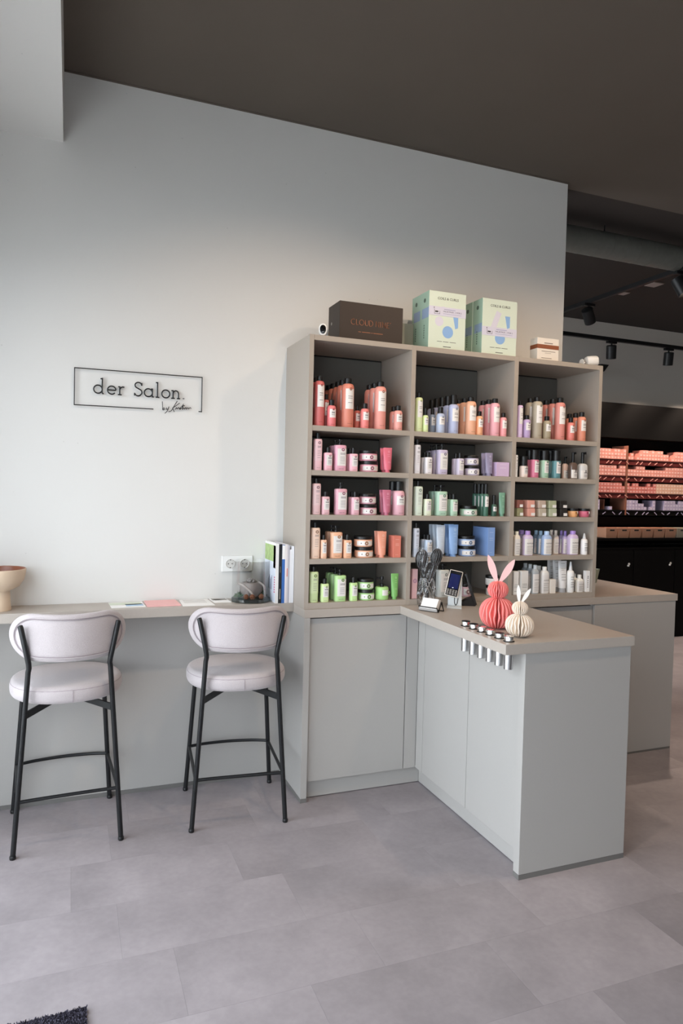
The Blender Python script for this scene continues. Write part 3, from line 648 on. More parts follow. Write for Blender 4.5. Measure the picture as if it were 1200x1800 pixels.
# glass dish with stone candle bowl, moss and cones
GC = (0.98, -0.1065)
gd = thing('glass_dish', 'clear round glass vessel holding a grey stone bowl with moss and cones', 'glass', (*GC, DZ))
M_GL = clear_mat('clear_glass', (0.995, 0.998, 0.998), 0.01, 0.14)
bm = bmesh.new(); lathe(bm, [(0.092, 0.0), (0.094, 0.004), (0.094, 0.2), (0.0925, 0.202), (0.091, 0.2), (0.091, 0.02), (0.02, 0.018)], 48)
obj('vessel', mesh(bm, M_GL, True), gd)
bm = bmesh.new(); lathe(bm, [(0.0925, 0.002), (0.0943, 0.004), (0.0943, 0.0165), (0.0905, 0.0185)], 48)
obj('thick_base', mesh(bm, clear_mat('glass_base', (0.55, 0.68, 0.7), 0.12, 0.7), True), gd)
M_STONE = mat('grey_stone', '7f7672', 0.6, noise=0.2, nscale=30, bump=0.5, bscale=60)
sb = thing('stone_bowl', 'rough grey stone tealight bowl inside the glass vessel', 'bowl', (GC[0], GC[1], DZ+0.0188))
bm = bmesh.new(); lathe(bm, [(0.02, 0.0), (0.042, 0.006), (0.056, 0.03), (0.056, 0.058), (0.05, 0.072), (0.042, 0.075), (0.036, 0.06), (0.01, 0.055)], 26)
for v in bm.verts:
    f = 1+0.09*math.sin(3*math.atan2(v.co.y, v.co.x)+1)+0.05*math.sin(v.co.z*150+5*math.atan2(v.co.y, v.co.x)); v.co.x *= f; v.co.y *= f*0.9
obj('stone_body', mesh(bm, M_STONE, True), sb)
bm = bmesh.new()
tube(bm, smooth_path([(-0.064, 0.0, 0.07), (-0.045, -0.035, 0.062), (-0.012, -0.058, 0.03), (0.0, -0.056, 0.006)], 6), 0.006, 6)
tube(bm, smooth_path([(0.03, -0.03, 0.078), (0.056, -0.03, 0.06), (0.063, -0.028, 0.03), (0.066, -0.02, 0.004)], 6), 0.006, 6)
obj('fabric_strip', mesh(bm, mat('taupe_cloth', '9c9490', 0.9)), sb)
bm = bmesh.new()
for k in range(14):
    a = k*2.4; r_ = 0.006*math.sqrt(k); bmesh.ops.create_icosphere(bm, subdivisions=1, radius=0.007, matrix=T(r_*math.cos(a), r_*math.sin(a), 0.078+0.012*(1-k/14)))
obj('bead_cluster', mesh(bm, mat('grey_beads', '77706d', 0.5)), sb)
for i, (dx, dy) in enumerate(((-0.055, 0.015), (0.055, 0.02))):
    ms = obj('moss_tuft', None, None, (GC[0]+dx*1.14, GC[1]+dy-0.014, DZ+0.0195), 0, ['pale green moss tuft left of the stone bowl in the glass', 'dark green moss tuft right of the stone bowl in the glass'][i], 'moss', 'moss in the glass vessel')
    bm = bmesh.new()
    for k in range(70):
        d = Vector((random.gauss(0, 1), random.gauss(0, 1), abs(random.gauss(0, 1)))).normalized(); p = d*random.uniform(0.008, 0.02); p.x *= 0.85
        q = p + d*0.012; s_ = d.orthogonal().normalized()*0.004
        bm.faces.new([bm.verts.new(p-s_*1.4+Vector((0, 0, .004))), bm.verts.new(p+s_*1.4+Vector((0, 0, .004))), bm.verts.new(q+Vector((0, 0, .004)))])
    bmesh.ops.create_icosphere(bm, subdivisions=2, radius=0.012, matrix=T(0, 0, 0.012))
    obj('foliage', mesh(bm, mat('moss%d' % i, ['6d8a74', '40604a'][i], 0.9)), ms)
for i, (dx, dy) in enumerate(((-0.04, -0.068), (-0.012, -0.077), (0.035, -0.07))):
    cn = thing('pine_cone', ['small brown cone leftmost in the glass vessel', 'small brown cone in the middle in front of the stone bowl', 'small brown cone rightmost in the glass vessel'][i], 'cone', (GC[0]+dx, GC[1]+dy, DZ+0.019), i, 'brown cones in the glass vessel')
    bm = bmesh.new(); lathe(bm, [(0.003, 0.0), (0.01, 0.003), (0.0128, 0.012), (0.01, 0.021), (0.002, 0.026)], 8)
    obj('core', mesh(bm, mat('cone_core', '6b4026', 0.8)), cn)
    bm = bmesh.new()
    for k in range(22):
        a = k*2.4; z = 0.003+0.017*k/22; r_ = 0.0128*math.sin(math.pi*(0.2+0.7*k/22)); d = Vector((math.cos(a), math.sin(a), 0.35)); p = Vector((d.x*r_, d.y*r_, z)); s_ = Vector((-d.y, d.x, 0))*0.0035
        bm.faces.new([bm.verts.new(p-s_), bm.verts.new(p+s_), bm.verts.new(p+s_*0.6+d*0.005), bm.verts.new(p-s_*0.6+d*0.005)])
    obj('scales', mesh(bm, mat('cone_scales', 'a0673f', 0.7)), cn)

# magazines standing against the cabinet side
MG = [  # x0, x1, height, depth, spine colour, label
 (1.0755, 1.0905, 0.292, 0.2, 'f0eeec', 'front magazine with a green and white photo cover facing the glass'),
 (1.0912, 1.1068, 0.288, 0.2, '1d1f24', 'thick black spined magazine next to the photo cover'),
 (1.1075, 1.122, 0.284, 0.2, '3f6fb8', 'blue and white spined magazine right of the black one'),
 (1.1226, 1.1295, 0.287, 0.2, 'f3ecec', 'thin white magazine right of the blue spine'),
 (1.13, 1.1375, 0.287, 0.2, 'dcd6d8', 'thin magazine with a red fleck on its white spine'),
 (1.138, 1.146, 0.282, 0.2, 'b9b7c0', 'thin lavender grey magazine in the row'),
 (1.1465, 1.1545, 0.262, 0.2, 'efeff2', 'short white magazine, lowest of the row'),
 (1.155, 1.168, 0.278, 0.2, 'f4f4f8', 'broad white magazine leaning on the cabinet side')]
for i, (x0, x1, h, d, col, lb) in enumerate(MG):
    t = thing('magazine', lb, 'magazine', (x0, -0.206, DZ), 0, 'magazines beside the shelf unit'); w = x1-x0
    obj('pages', bx(0.0008, w-0.0008, 0.001, d-0.001, 0.001, h-0.001, m=PW), t)
    bm = bmesh.new(); box(bm, 0, 0.0008, 0, d, 0, h); box(bm, w-0.0008, w, 0, d, 0, h); box(bm, 0, w, -0.0008, 0.0008, 0, h)
    cv = obj('cover', mesh(bm, mat('cover_'+col, col, 0.35)), t)
    if i == 0:
        pg = mat('leaf_photo', '9fb873', 0.4, noise=0.5, nscale=40)
        obj('photo', bx(-0.0005, 0.0, 0.004, d-0.004, 0.2, h-0.012, m=pg), cv); obj('photo', bx(-0.0005, 0.0, 0.004, 0.04, 0.17, h-0.012, m=mat('terracotta_photo', 'c98d6a', 0.4)), cv)
        obj('photo', bx(-0.0005, 0.0, 0.004, d-0.004, 0.004, 0.2, m=mat('pale_photo', 'dfe4f0', 0.4, noise=0.06, nscale=12)), cv)
        Mx = T(-0.0006, 0.1, 0.04) @ Matrix.Rotation(math.radians(-90), 4, 'Z')
        bm = bmesh.new()
        for k in range(6): box(bm, -0.0012, -0.0005, 0.06+0.012*k, 0.067+0.012*k, 0.06, 0.13-(k % 3)*0.01)
        obj('lettering', mesh(bm, mat('grey_lettering', '8f95a6', 0.5)), cv)
        bm = bmesh.new()
        for k in range(7): box(bm, -0.0012, -0.0005, 0.008, 0.022, 0.05+0.012*k, 0.057+0.012*k)
        obj('lettering', mesh(bm, mat('red_lettering', 'c9566a', 0.5)), cv)
    if i == 1:
        obj('spine_print', bx(w*0.35, w*0.65, -0.0014, -0.0008, 0.02, 0.07, m=mat('spine_grey', 'a9a39a', 0.5)), cv); obj('spine_print', bx(w*0.35, w*0.65, -0.0014, -0.0008, 0.15, 0.18, m=mat('spine_dim', '5f5d58', 0.5)), cv)
    if i == 2: obj('spine_band', bx(0.0002, w-0.0002, -0.0014, -0.0008, 0.215, h-0.002, m=PW), cv)
    if i == 4: obj('spine_print', bx(w*0.2, w*0.8, -0.0014, -0.0008, 0.13, 0.17, m=mat('spine_red', 'd98a7a', 0.5)), cv)

# ------------------------------------------------------------------ things on top of the shelf unit
TZ = 2.2058
def cam_small(loc, label, rot):
    t = thing('security_camera', label, 'camera', loc, rot)
    bm = bmesh.new(); bmM = Matrix.Rotation(math.radians(90), 4, 'X')
    lathe(bm, [(0.02, 0.0), (0.026, 0.003), (0.0275, 0.01), (0.0275, 0.03), (0.0255, 0.036), (0.02, 0.0375)], 28, 2.2, 0.74, 1.06, M=T(0, 0, 0.031) @ bmM)
    b = obj('housing', mesh(bm, M_WHITE, True), t)
    bm = bmesh.new(); lathe(bm, [(0.0195, 0.0372), (0.0195, 0.0392), (0.0185, 0.0395)], 28, 2.2, 0.72, 1.06, M=T(0, 0, 0.031) @ bmM)
    f = obj('lens_window', mesh(bm, mat('black_gloss', '0b0b0d', 0.12), True), t)
    bm = bmesh.new(); tube(bm, [(0, -0.0394, 0.019), (0, -0.0402, 0.019)], 0.0025, 10); obj('sensor', mesh(bm, mat('sensor_grey', '8d8d90', 0.3)), f)
    bm = bmesh.new(); box(bm, -0.015, 0.015, -0.03, 0.0, 0, 0.0035, 0.001); obj('foot', mesh(bm, M_WHITE), t)
    return t
cam_small((1.251, -0.318, TZ), 'small white security camera with a black oval face beside the dark box', math.radians(-19))
cab = obj('camera_cable', None, None, (1.285, -0.3, TZ), 0, 'short brown cable end standing beside the dark box', 'cable')
bm = bmesh.new(); tube(bm, smooth_path([(0.005, 0, 0.002), (0.006, 0, 0.012), (0.002, 0, 0.025), (0.003, 0, 0.034)], 4), 0.0018, 6); tube(bm, [(0.005, 0, 0.0), (0.0055, 0, 0.01)], 0.003, 6)
cab.data = None; obj('wire', mesh(bm, mat('brown_cable', '6d5a3e', 0.6)), cab)
# dark gift box with copper lettering
M_DB = mat('dark_brown_card', '352a24', 0.55, k=0.9)
gb = thing('gift_box', 'dark brown hair tool box with thin copper lettering on top of the shelf', 'box', (1.3395, -0.305, TZ))
obj('carton', bx(0, 0.337, 0, 0.155, 0.0002, 0.19, m=M_DB, bev=0.0015), gb)
M_CU = mat('copper_foil', 'b5795a', 0.35, 0.6)
CN = {'C': (1.0, [arc(0.5, 0.5, 0.5, 0.5, 50, 310, 18)]), 'L': (0.62, [[(0.05, 1), (0.05, 0), (0.55, 0)]]), 'O': (1.15, [arc(0.5, 0.5, 0.5, 0.5, 0, 360, 24)]),
      'U': (0.85, [[(0.05, 1), (0.05, 0.38)] + arc(0.4, 0.38, 0.35, 0.38, 180, 360, 10) + [(0.75, 1)]]), 'D': (0.9, [[(0.05, 0), (0.05, 1), (0.3, 1)] + arc(0.3, 0.5, 0.5, 0.5, 90, -90, 12) + [(0.05, 0)]]),
      'N': (0.95, [[(0.05, 0), (0.05, 1), (0.75, 0), (0.75, 1)]]), 'I': (0.3, [[(0.05, 0), (0.05, 1)]]), 'E': (0.62, [[(0.55, 1), (0.05, 1), (0.05, 0), (0.55, 0)], [(0.05, 0.5), (0.48, 0.5)]]), ' ': (0.3, []),
      "'": (0.25, [[(0.0, 1.0), (0.16, 1.0)], [(0.08, 1.0), (0.08, 0.88)]])}
xx = 0.06
bm = bmesh.new(); kz = 0.026
for ch in "CLOUD NINE'":
    w_, ls = CN[ch]
    for ln in ls: tube(bm, [(xx+p[0]*0.0232, -0.0004, 0.083+p[1]*kz) for p in ln], 0.0014, 6)
    xx += (w_+0.13)*0.0232
obj('lettering', mesh(bm, M_CU), gb)
bm = bmesh.new(); x = 0.099
for wd in (0.014, 0.045, 0.006, 0.05):
    box(bm, x, x+wd, -0.0006, 0.0002, 0.049, 0.0515); x += wd+0.005
obj('small_print', mesh(bm, M_CU), gb)
bm = bmesh.new(); lathe(bm, [(0.004, 0), (0.0055, 0)], 12, M=T(-0.0003, 0.07, 0.1) @ Matrix.Rotation(math.radians(-90), 4, 'Y'), capb=True, capt=True)
bm.free(); bm = bmesh.new(); tube(bm, [(0.0004, 0.11, 0.1), (-0.0005, 0.11, 0.1)], 0.0075, 14); obj('emblem', mesh(bm, mat('silver_print', '8f8a86', 0.4)), gb)
# mint value-pack boxes: two rows of two
M_MINT = mat('mint_card', 'd6e3d4', 0.5, k=1.0); M_MINTS = mat('green_card', 'a6c3b0', 0.5); M_LILB = mat('lilac_print', 'd3d3e4', 0.5); M_BLUP = mat('blue_print_card', '8ab2e2', 0.5); M_LILP = mat('pale_lilac_print', 'd6d5e4', 0.5)
def mint_box(loc, label, front, variant):
    w, d, h = 0.2115, 0.092, 0.287
    t = thing('value_pack_box', label, 'box', loc, 0, 'mint value pack boxes on the shelf unit')
    bm = bmesh.new(); box(bm, 0, w, 0, d, 0.0002, h, 0.001)
    me = mesh(bm, [M_MINT, M_MINTS])
    for p in me.polygons:
        if p.normal.x < -0.7: p.material_index = 1
    obj('carton', me, t)
    # side face emblem, patches and vertical print
    e = bmesh.new(); tube(e, [(0.0004, 0.046, 0.245), (-0.0005, 0.046, 0.245)], 0.011, 14); obj('emblem', mesh(e, mat('dark_green_print', '4a5f52', 0.5)), t)
    zz = (0.155, 0.205) if not variant else (0.115, 0.16)
    obj('side_patch', bx(-0.0006, 0.0003, 0.002, d-0.02, zz[0], zz[1], m=mat('blue_grey_print', '8ea5c4', 0.5)), t)
    e = bmesh.new()
    for k in range(6): box(e, -0.0008, 0.0003, 0.044, 0.05, 0.055+0.012*k, 0.063+0.012*k)
    obj('small_print', mesh(e, mat('dark_green_print', '4a5f52', 0.5)), t)
    if not front: return
    e = text_mesh('COILS & CURLS', 0.0175, M_INK, 0.0003, 'CENTER', T(w/2+0.002, -0.0003, 0.247)); obj('lettering', e, t)
    zb = 0.166 if variant == 0 else 0.098
    e = bmesh.new(); tube(e, [(w*0.38, 0.0004, 0.2), (w*0.38, -0.0003, 0.2)], 0.014, 18) if variant == 0 else box(e, -0.016, 0.016, -0.0003, 0.0004, -0.055, 0.055, 0, T(w*0.38, 0, 0.172) @ Matrix.Rotation(math.radians(22), 4, 'Y'))
    if variant == 0: tube(e, [(w*0.28, 0.0004, 0.138), (w*0.28, -0.0003, 0.138)], 0.024, 20)
    obj('pale_shape', mesh(e, M_LILP), t)
    e = bmesh.new(); tube(e, [(w*0.52, 0.0004, 0.088), (w*0.52, -0.0007, 0.088)], 0.0305, 32); obj('blue_disc', mesh(e, M_BLUP), t)
    zq = 0.138 if variant == 0 else 0.172
    e = bmesh.new(); f = [(-0.016, 0.034), (0.014, 0.034), (0.014, -0.024), (-0.002, -0.03)]
    va = [e.verts.new((w*0.73+a, -0.0007, zq+b)) for a, b in f]; vb = [e.verts.new((w*0.73+a, 0.0003, zq+b)) for a, b in f]
    e.faces.new(va); e.faces.new(vb[::-1])
    for k in range(4): e.faces.new((va[k], va[(k+1) % 4], vb[(k+1) % 4], vb[k]))
    obj('blue_shape', mesh(e, M_BLUP), t)
    b = obj('banner', bx(-0.0004, w+0.0004, -0.0014, 0.0003, zb, zb+0.045, m=M_LILB), t)
    obj('banner_lettering', text_mesh('VALUE PACK - 3 FOR 2', 0.0105, mat('navy_print', '3a3d66', 0.5), 0.0002, 'LEFT', T(0.08, -0.0015, zb+0.02)), b)
    e = bmesh.new(); box(e, 0.085, 0.15, -0.0018, -0.0012, zb+0.0325, zb+0.035); box(e, 0.08, 0.185, -0.0018, -0.0012, zb+0.011, zb+0.0125)
    obj('fine_print', mesh(e, mat('lilac_ink', '8d8fb8', 0.5)), b)
    e = bmesh.new(); box(e, 0.034, 0.052, -0.0018, -0.0012, zb+0.016, zb+0.023); box(e, 0.029, 0.0305, -0.0018, -0.0012, zb+0.01, zb+0.03); box(e, 0.029, 0.062, -0.0018, -0.0012, zb+0.008, zb+0.0095)
    box(e, 0.026, 0.03, -0.0018, -0.0012, zb+0.036, zb+0.041); tube(e, [(0.028, -0.0014, zb+0.036), (0.0297, -0.0014, zb+0.03)], 0.0006, 5); box(e, 0.06, 0.0615, -0.0018, -0.0012, zb+0.01, zb+0.024)
    obj('icon', mesh(e, M_INK), b)
    e = bmesh.new()
    for (x0, x1) in ((0.05, 0.078), (0.084, 0.116), (0.122, 0.158)): box(e, x0, x1, -0.0006, 0.0003, 0.0375, 0.0395)
    box(e, 0.085, 0.13, -0.0006, 0.0003, 0.0125, 0.0155)
    obj('fine_print', mesh(e, M_INK), t)
mint_box((1.8, -0.345, TZ), 'left front mint hair care value pack with the lilac banner across its upper half', True, 0)
mint_box((1.801, -0.2515, TZ), 'left rear mint value pack hidden behind the high banner box', False, 0)
mint_box((2.1105, -0.345, TZ), 'right front mint hair care value pack with the lilac banner across its lower half', True, 1)
mint_box((2.108, -0.2515, TZ), 'right rear mint value pack hidden behind the low banner box', False, 1)
gx = thing('shadow_block', 'added grey green block imitating the shadow of the dark box beside the mint boxes', 'box', (1.69, -0.2, TZ))
obj('carton', bx(0, 0.1, 0, 0.16, 0.0002, 0.145, m=mat('shadow_grey', '7d8076', 0.6), bev=0.001), gx)  # added block in shadow grey, stands for the dark box's cast shadow
sbx = thing('serum_box', 'small white carton with a copper brown band at the right end of the shelf top', 'box', (2.4605, -0.34, TZ))
obj('carton', bx(0, 0.1395, 0, 0.062, 0.0002, 0.121, m=mat('ivory_card', 'ebe3d8', 0.5), bev=0.0008), sbx)
obj('band', bx(-0.0004, 0.14, -0.0008, 0.0626, 0.064, 0.086, m=mat('copper_brown', '8f4f30', 0.4)), sbx)
bm = bmesh.new(); box(bm, 0.045, 0.1, -0.0006, 0.0002, 0.092, 0.097); box(bm, 0.028, 0.118, -0.0006, 0.0002, 0.049, 0.052); box(bm, 0.05, 0.09, -0.0006, 0.0002, 0.04, 0.0415); box(bm, 0.028, 0.095, -0.0006, 0.0002, 0.013, 0.016)
obj('small_print', mesh(bm, mat('taupe_ink', '8d8078', 0.5)), sbx)
c2 = thing('security_camera', 'white bullet security camera on a jointed foot at the right end of the shelf top', 'camera', (2.845, -0.3, TZ))
bm = bmesh.new(); lathe(bm, [(0.012, -0.033), (0.024, -0.03), (0.029, -0.02), (0.03, 0.0), (0.029, 0.028), (0.026, 0.034), (0.0, 0.035)], 26, 2.3, capt=False, M=T(0.01, 0, 0.0335) @ Matrix.Rotation(math.radians(84), 4, 'Y') @ Matrix.Rotation(0.2, 4, 'X'))
hs = obj('housing', mesh(bm, M_WHITE, True), c2)
bm = bmesh.new(); bmesh.ops.create_uvsphere(bm, u_segments=14, v_segments=8, radius=0.0085, matrix=T(-0.036, 0, 0.02)); tube(bm, [(-0.05, 0, 0.014), (-0.02, 0, 0.024)], 0.004, 8)
obj('joint', mesh(bm, M_STEEL, True), c2)
bm = bmesh.new(); lathe(bm, [(0.019, 0), (0.02, 0.003), (0.017, 0.005)], 20, M=T(-0.055, 0, 0.0205) @ Matrix.Rotation(math.radians(82), 4, 'Y'))
obj('base_plate', mesh(bm, M_WHITE, True), c2)

# ------------------------------------------------------------------ things on the peninsula
def bunny(name, label, loc, hb, rb, hh, rh, ear, col, earcol, npl, rotz, k):
    """pleated paper rabbit: body ball, head ball, two leaf ears"""
    t = thing(name, label, 'rabbit', loc, rotz)
    m = mat('pleated_paper_'+col, col, 0.8, k=k)
    for nm, z0, z1, R in (('body', 0.0, hb, rb), ('head', hb-0.004, hb+hh, rh)):
        bm = bmesh.new(); seg = npl*4; zs = 20; zc = (z0+z1)/2; hz = (z1-z0)/2; rings = []
        for j in range(zs+1):
            a = -math.pi/2+math.pi*j/zs; cr = max(0.06, math.cos(a))**0.8; z = zc+hz*math.sin(a); ring = []
            for i in range(seg):
                p, q = divmod(i, 4)
                th = 2*math.pi*(p+(0.0, 0.3, 0.5, 0.8)[q])/npl - 0.3*math.pi/npl
                d = abs((th+math.pi/2+math.pi) % (2*math.pi)-math.pi)        # distance from the front slit
                f = 1.0 if q < 2 else (0.62 if d > 0.22 else 0.25)             # thin paper rims, deep folds
                wob = 0.035*math.sin(6*math.sin(a)+p*2.1)*math.cos(a)
                ring.append(bm.verts.new((R*cr*f*math.cos(th+wob), R*cr*f*math.sin(th+wob), z)))
            rings.append(ring)
        for a_, b_ in zip(rings, rings[1:]):
            for i in range(seg): bm.faces.new((a_[i], a_[(i+1) % seg], b_[(i+1) % seg], b_[i]))
        bm.faces.new(rings[0][::-1]); bm.faces.new(rings[-1])
        obj(nm, mesh(bm, m), t)
    for s, (lx, lz, wd) in zip((-1, 1), ear):
        bm = bmesh.new(); base = Vector((s*rh*0.13, 0, hb+hh-0.006)); tip = Vector((lx, 0, lz)); ax = tip-base; L = ax.length; ax.normalize(); pr = Vector((ax.z, 0, -ax.x)); left = []; right = []
        for j in range(15):
            q = j/14; wv = wd*(math.sin(math.pi*min(1, q**1.25*0.93+0.07)))**0.75 if j < 14 else 0.0008
            left.append(base+ax*L*q-pr*wv); right.append(base+ax*L*q+pr*wv)
        ol = left+right[::-1]; fa = [bm.verts.new(p+Vector((0, -0.0009, 0))) for p in ol]; ba = [bm.verts.new(p+Vector((0, 0.0009, 0))) for p in ol]
        bm.faces.new(fa); bm.faces.new(ba[::-1]); n = len(ol)
        for j in range(n): bm.faces.new((fa[j], fa[(j+1) % n], ba[(j+1) % n], ba[j]))
        obj('ear', mesh(bm, mat('ear_card_'+earcol, earcol, 0.7, k=k)), t)
    return t
bunny('paper_rabbit', 'large coral pink pleated paper rabbit with pale pink ears on the peninsula', (1.822, -0.985, H), 0.13, 0.0755, 0.0685, 0.0435, ((-0.046, 0.308, 0.0148), (0.066, 0.291, 0.0148)), 'ec8a86', 'f2bcba', 26, math.radians(-22), 1.15)
bunny('paper_rabbit', 'small cream white pleated paper rabbit in front of the coral one', (1.812, -1.155, H), 0.091, 0.0565, 0.049, 0.032, ((-0.01, 0.2065, 0.0078), (0.04, 0.193, 0.0078)), 'f2e4d4', 'f3eee8', 24, math.radians(-24), 1.0)
M_RING = mat('black_rubber', '151516', 0.5); M_POL = mat('polished_steel', 'dcdcdc', 0.1, 1.0)
ORD = ['rearmost', 'second from the rear', 'third from the rear', 'third from the front', 'second from the front', 'front corner']
for i in range(6):
    y = -0.911-0.0624*i
    t = thing('dispenser_tube', 'steel through-counter tube, %s of the six along the peninsula edge' % ORD[i], 'tube', (1.7165, y, H), 0, 'steel tubes in the peninsula edge')
    bm = bmesh.new(); lathe(bm, [(0.0165, -TK-0.0667), (0.0175, -TK-0.066), (0.0178, -TK-0.0005)], 24); obj('lower_cylinder', mesh(bm, M_STEEL, True), t)
    bm = bmesh.new(); lathe(bm, [(0.0168, 0.003), (0.0178, 0.0035), (0.0178, 0.0195), (0.0168, 0.021), (0.0152, 0.0205), (0.0148, 0.008), (0.0, 0.0075)], 24, capt=False); c = obj('cup', mesh(bm, M_POL, True), t)
    bm = bmesh.new(); lathe(bm, [(0.0168, 0.0196), (0.0183, 0.0192), (0.0183, 0.0212), (0.0168, 0.0218)], 24); obj('rim', mesh(bm, M_RING if i in (0, 1, 4) else M_POL, True), c)
    bm = bmesh.new(); lathe(bm, [(0.0212, 0.0002), (0.0215, 0.0015), (0.0205, 0.0034), (0.018, 0.0036)], 24); obj('flange', mesh(bm, M_RING, True), t)
    bm = bmesh.new(); patch(bm, 0.009, 0.0155, -75, -20, 0.0178, 8, off=0.0004); obj('sticker', mesh(bm, M_LABEL), c)
# business card holder: bent wire frame with a stack of cards
ch = thing('card_holder', 'black wire card holder filled with white business cards on the peninsula', 'card holder', (1.752, -0.545, H), math.radians(-60))
bm = bmesh.new(); wv = 0.05
for s in (-1, 1):
    tube(bm, [(s*wv, -0.036, 0.022), (s*wv, -0.022, 0.002), (s*wv, -0.003, 0.03), (s*wv, 0.006, 0.044), (s*wv, 0.028, 0.002)], 0.0022, 6)
tube(bm, [(-wv, -0.036, 0.022), (wv, -0.036, 0.022)], 0.0022, 6); tube(bm, [(-wv, -0.022, 0.002), (wv, -0.022, 0.002)], 0.0022, 6); tube(bm, [(-wv, 0.028, 0.002), (wv, 0.028, 0.002)], 0.0022, 6)
obj('wire_frame', mesh(bm, M_BLACK, True), ch)
bm = bmesh.new(); Mx = T(0, -0.0125, 0.0315) @ Matrix.Rotation(math.radians(-32), 4, 'X')
for k in range(9): box(bm, -0.0425, 0.0425, -0.011+0.0022*k, -0.0092+0.0022*k, -0.026+0.0006*k, 0.027+0.0006*k, 0, Mx)
cards = mesh(bm, M_LABEL); 
obj('front_plate', bx(-wv, wv, -0.0345, -0.0333, 0.004, 0.02, m=mat('grey_plate', 'a09c99', 0.4), M=None), ch)
bc_ = obj('business_cards', cards, None, ch.location, math.radians(-60), 'stack of white business cards leaning in the wire holder', 'cards')
# cordless phone on an acrylic stand
ps = thing('phone_stand', 'clear acrylic phone stand on the peninsula under the white framed phone', 'stand', (1.912, -0.485, H), math.radians(-32))
M_AC = mat('frosted_acrylic', 'd5dadb', 0.25)
obj('base_plate', bx(-0.036, 0.036, -0.04, 0.036, 0.0, 0.006, m=M_AC, bev=0.0015), ps)
bm = bmesh.new(); box(bm, -0.034, 0.034, -0.003, 0.003, 0, 0.135, 0.001, T(0, 0.026, 0.006) @ Matrix.Rotation(math.radians(-8), 4, 'X')); obj('back_plate', mesh(bm, M_AC), ps)
bm = bmesh.new(); tube(bm, smooth_path([(0, -0.02, 0.058), (0.0, -0.024, 0.03), (0.006, -0.012, 0.014), (0.012, 0.004, 0.02), (0.016, 0.012, 0.045)], 5), 0.0022, 6); obj('charging_cable', mesh(bm, M_CAP), ps)
Mp = T(-0.006, -0.002, 0.118) @ Matrix.Rotation(math.radians(-17), 4, 'X') @ Matrix.Rotation(math.radians(11), 4, 'Y')
ph = thing('cordless_phone', 'white framed handset with dark blue screen and keypad leaning on the acrylic stand', 'phone', ps.location, math.radians(-32))
bm = bmesh.new(); box(bm, -0.0325, 0.0325, -0.006, 0.006, -0.066, 0.066, 0.005, Mp); obj('housing', mesh(bm, mat('cream_white_plastic', 'efe6dc', 0.35), True), ph)
bm = bmesh.new(); box(bm, -0.0292, 0.0292, -0.0072, -0.0055, -0.0625, 0.0625, 0.0007, Mp); fc = obj('face_plate', mesh(bm, mat('black_gloss', '0b0b0d', 0.12)), ph)
bm = bmesh.new(); box(bm, -0.0235, 0.0235, -0.0078, -0.007, -0.026, 0.046, 0, Mp); obj('screen', mesh(bm, mat('blue_screen', '0c1340', 0.15, emit=(0.02, 0.035, 0.2, 0.12))), fc)
bm = bmesh.new()
for r_ in range(4):
    for c_ in range(4): box(bm, -0.0255+0.0135*c_, -0.0255+0.0135*c_+0.0095, -0.0079, -0.007, -0.036-0.0072*r_, -0.032-0.0072*r_, 0, Mp)
obj('keypad', mesh(bm, mat('key_grey', '9a9590', 0.4)), fc)
bm = bmesh.new(); box(bm, -0.003, 0.003, -0.0082, -0.007, -0.024, -0.02, 0, Mp); obj('screen_icon', mesh(bm, M_LABEL), fc)
# black handset charger seen from the side
bs = thing('payment_terminal_stand', 'black leaning terminal on a wedge foot beside the phone', 'terminal', (2.025, -0.445, H), math.radians(-25))
bm = bmesh.new(); vs_ = [(-0.058, 0), (0.026, 0), (0.026, 0.012), (0.012, 0.045), (-0.018, 0.034), (-0.046, 0.016)]
fa = [bm.verts.new((x, -0.03, z)) for x, z in vs_]; ba = [bm.verts.new((x, 0.03, z)) for x, z in vs_]
bm.faces.new(fa); bm.faces.new(ba[::-1])
for k in range(6): bm.faces.new((fa[k], fa[(k+1) % 6], ba[(k+1) % 6], ba[k]))
bmesh.ops.bevel(bm, geom=list(bm.edges), offset=0.003, segments=2, affect='EDGES'); obj('foot', mesh(bm, M_CAP, True), bs)
bm = bmesh.new(); box(bm, -0.0065, 0.0065, -0.034, 0.034, 0.0, 0.165, 0.004, T(0.026, 0, 0.006) @ Matrix.Rotation(math.radians(-19), 4, 'Y')); sl = obj('slab', mesh(bm, mat('black_satin', '202022', 0.4), True), bs)
bm = bmesh.new(); box(bm, -0.0078, -0.006, -0.028, 0.028, 0.03, 0.15, 0.0005, T(0.026, 0, 0.006) @ Matrix.Rotation(math.radians(-19), 4, 'Y')); obj('screen', mesh(bm, mat('black_gloss', '0b0b0d', 0.12)), sl)
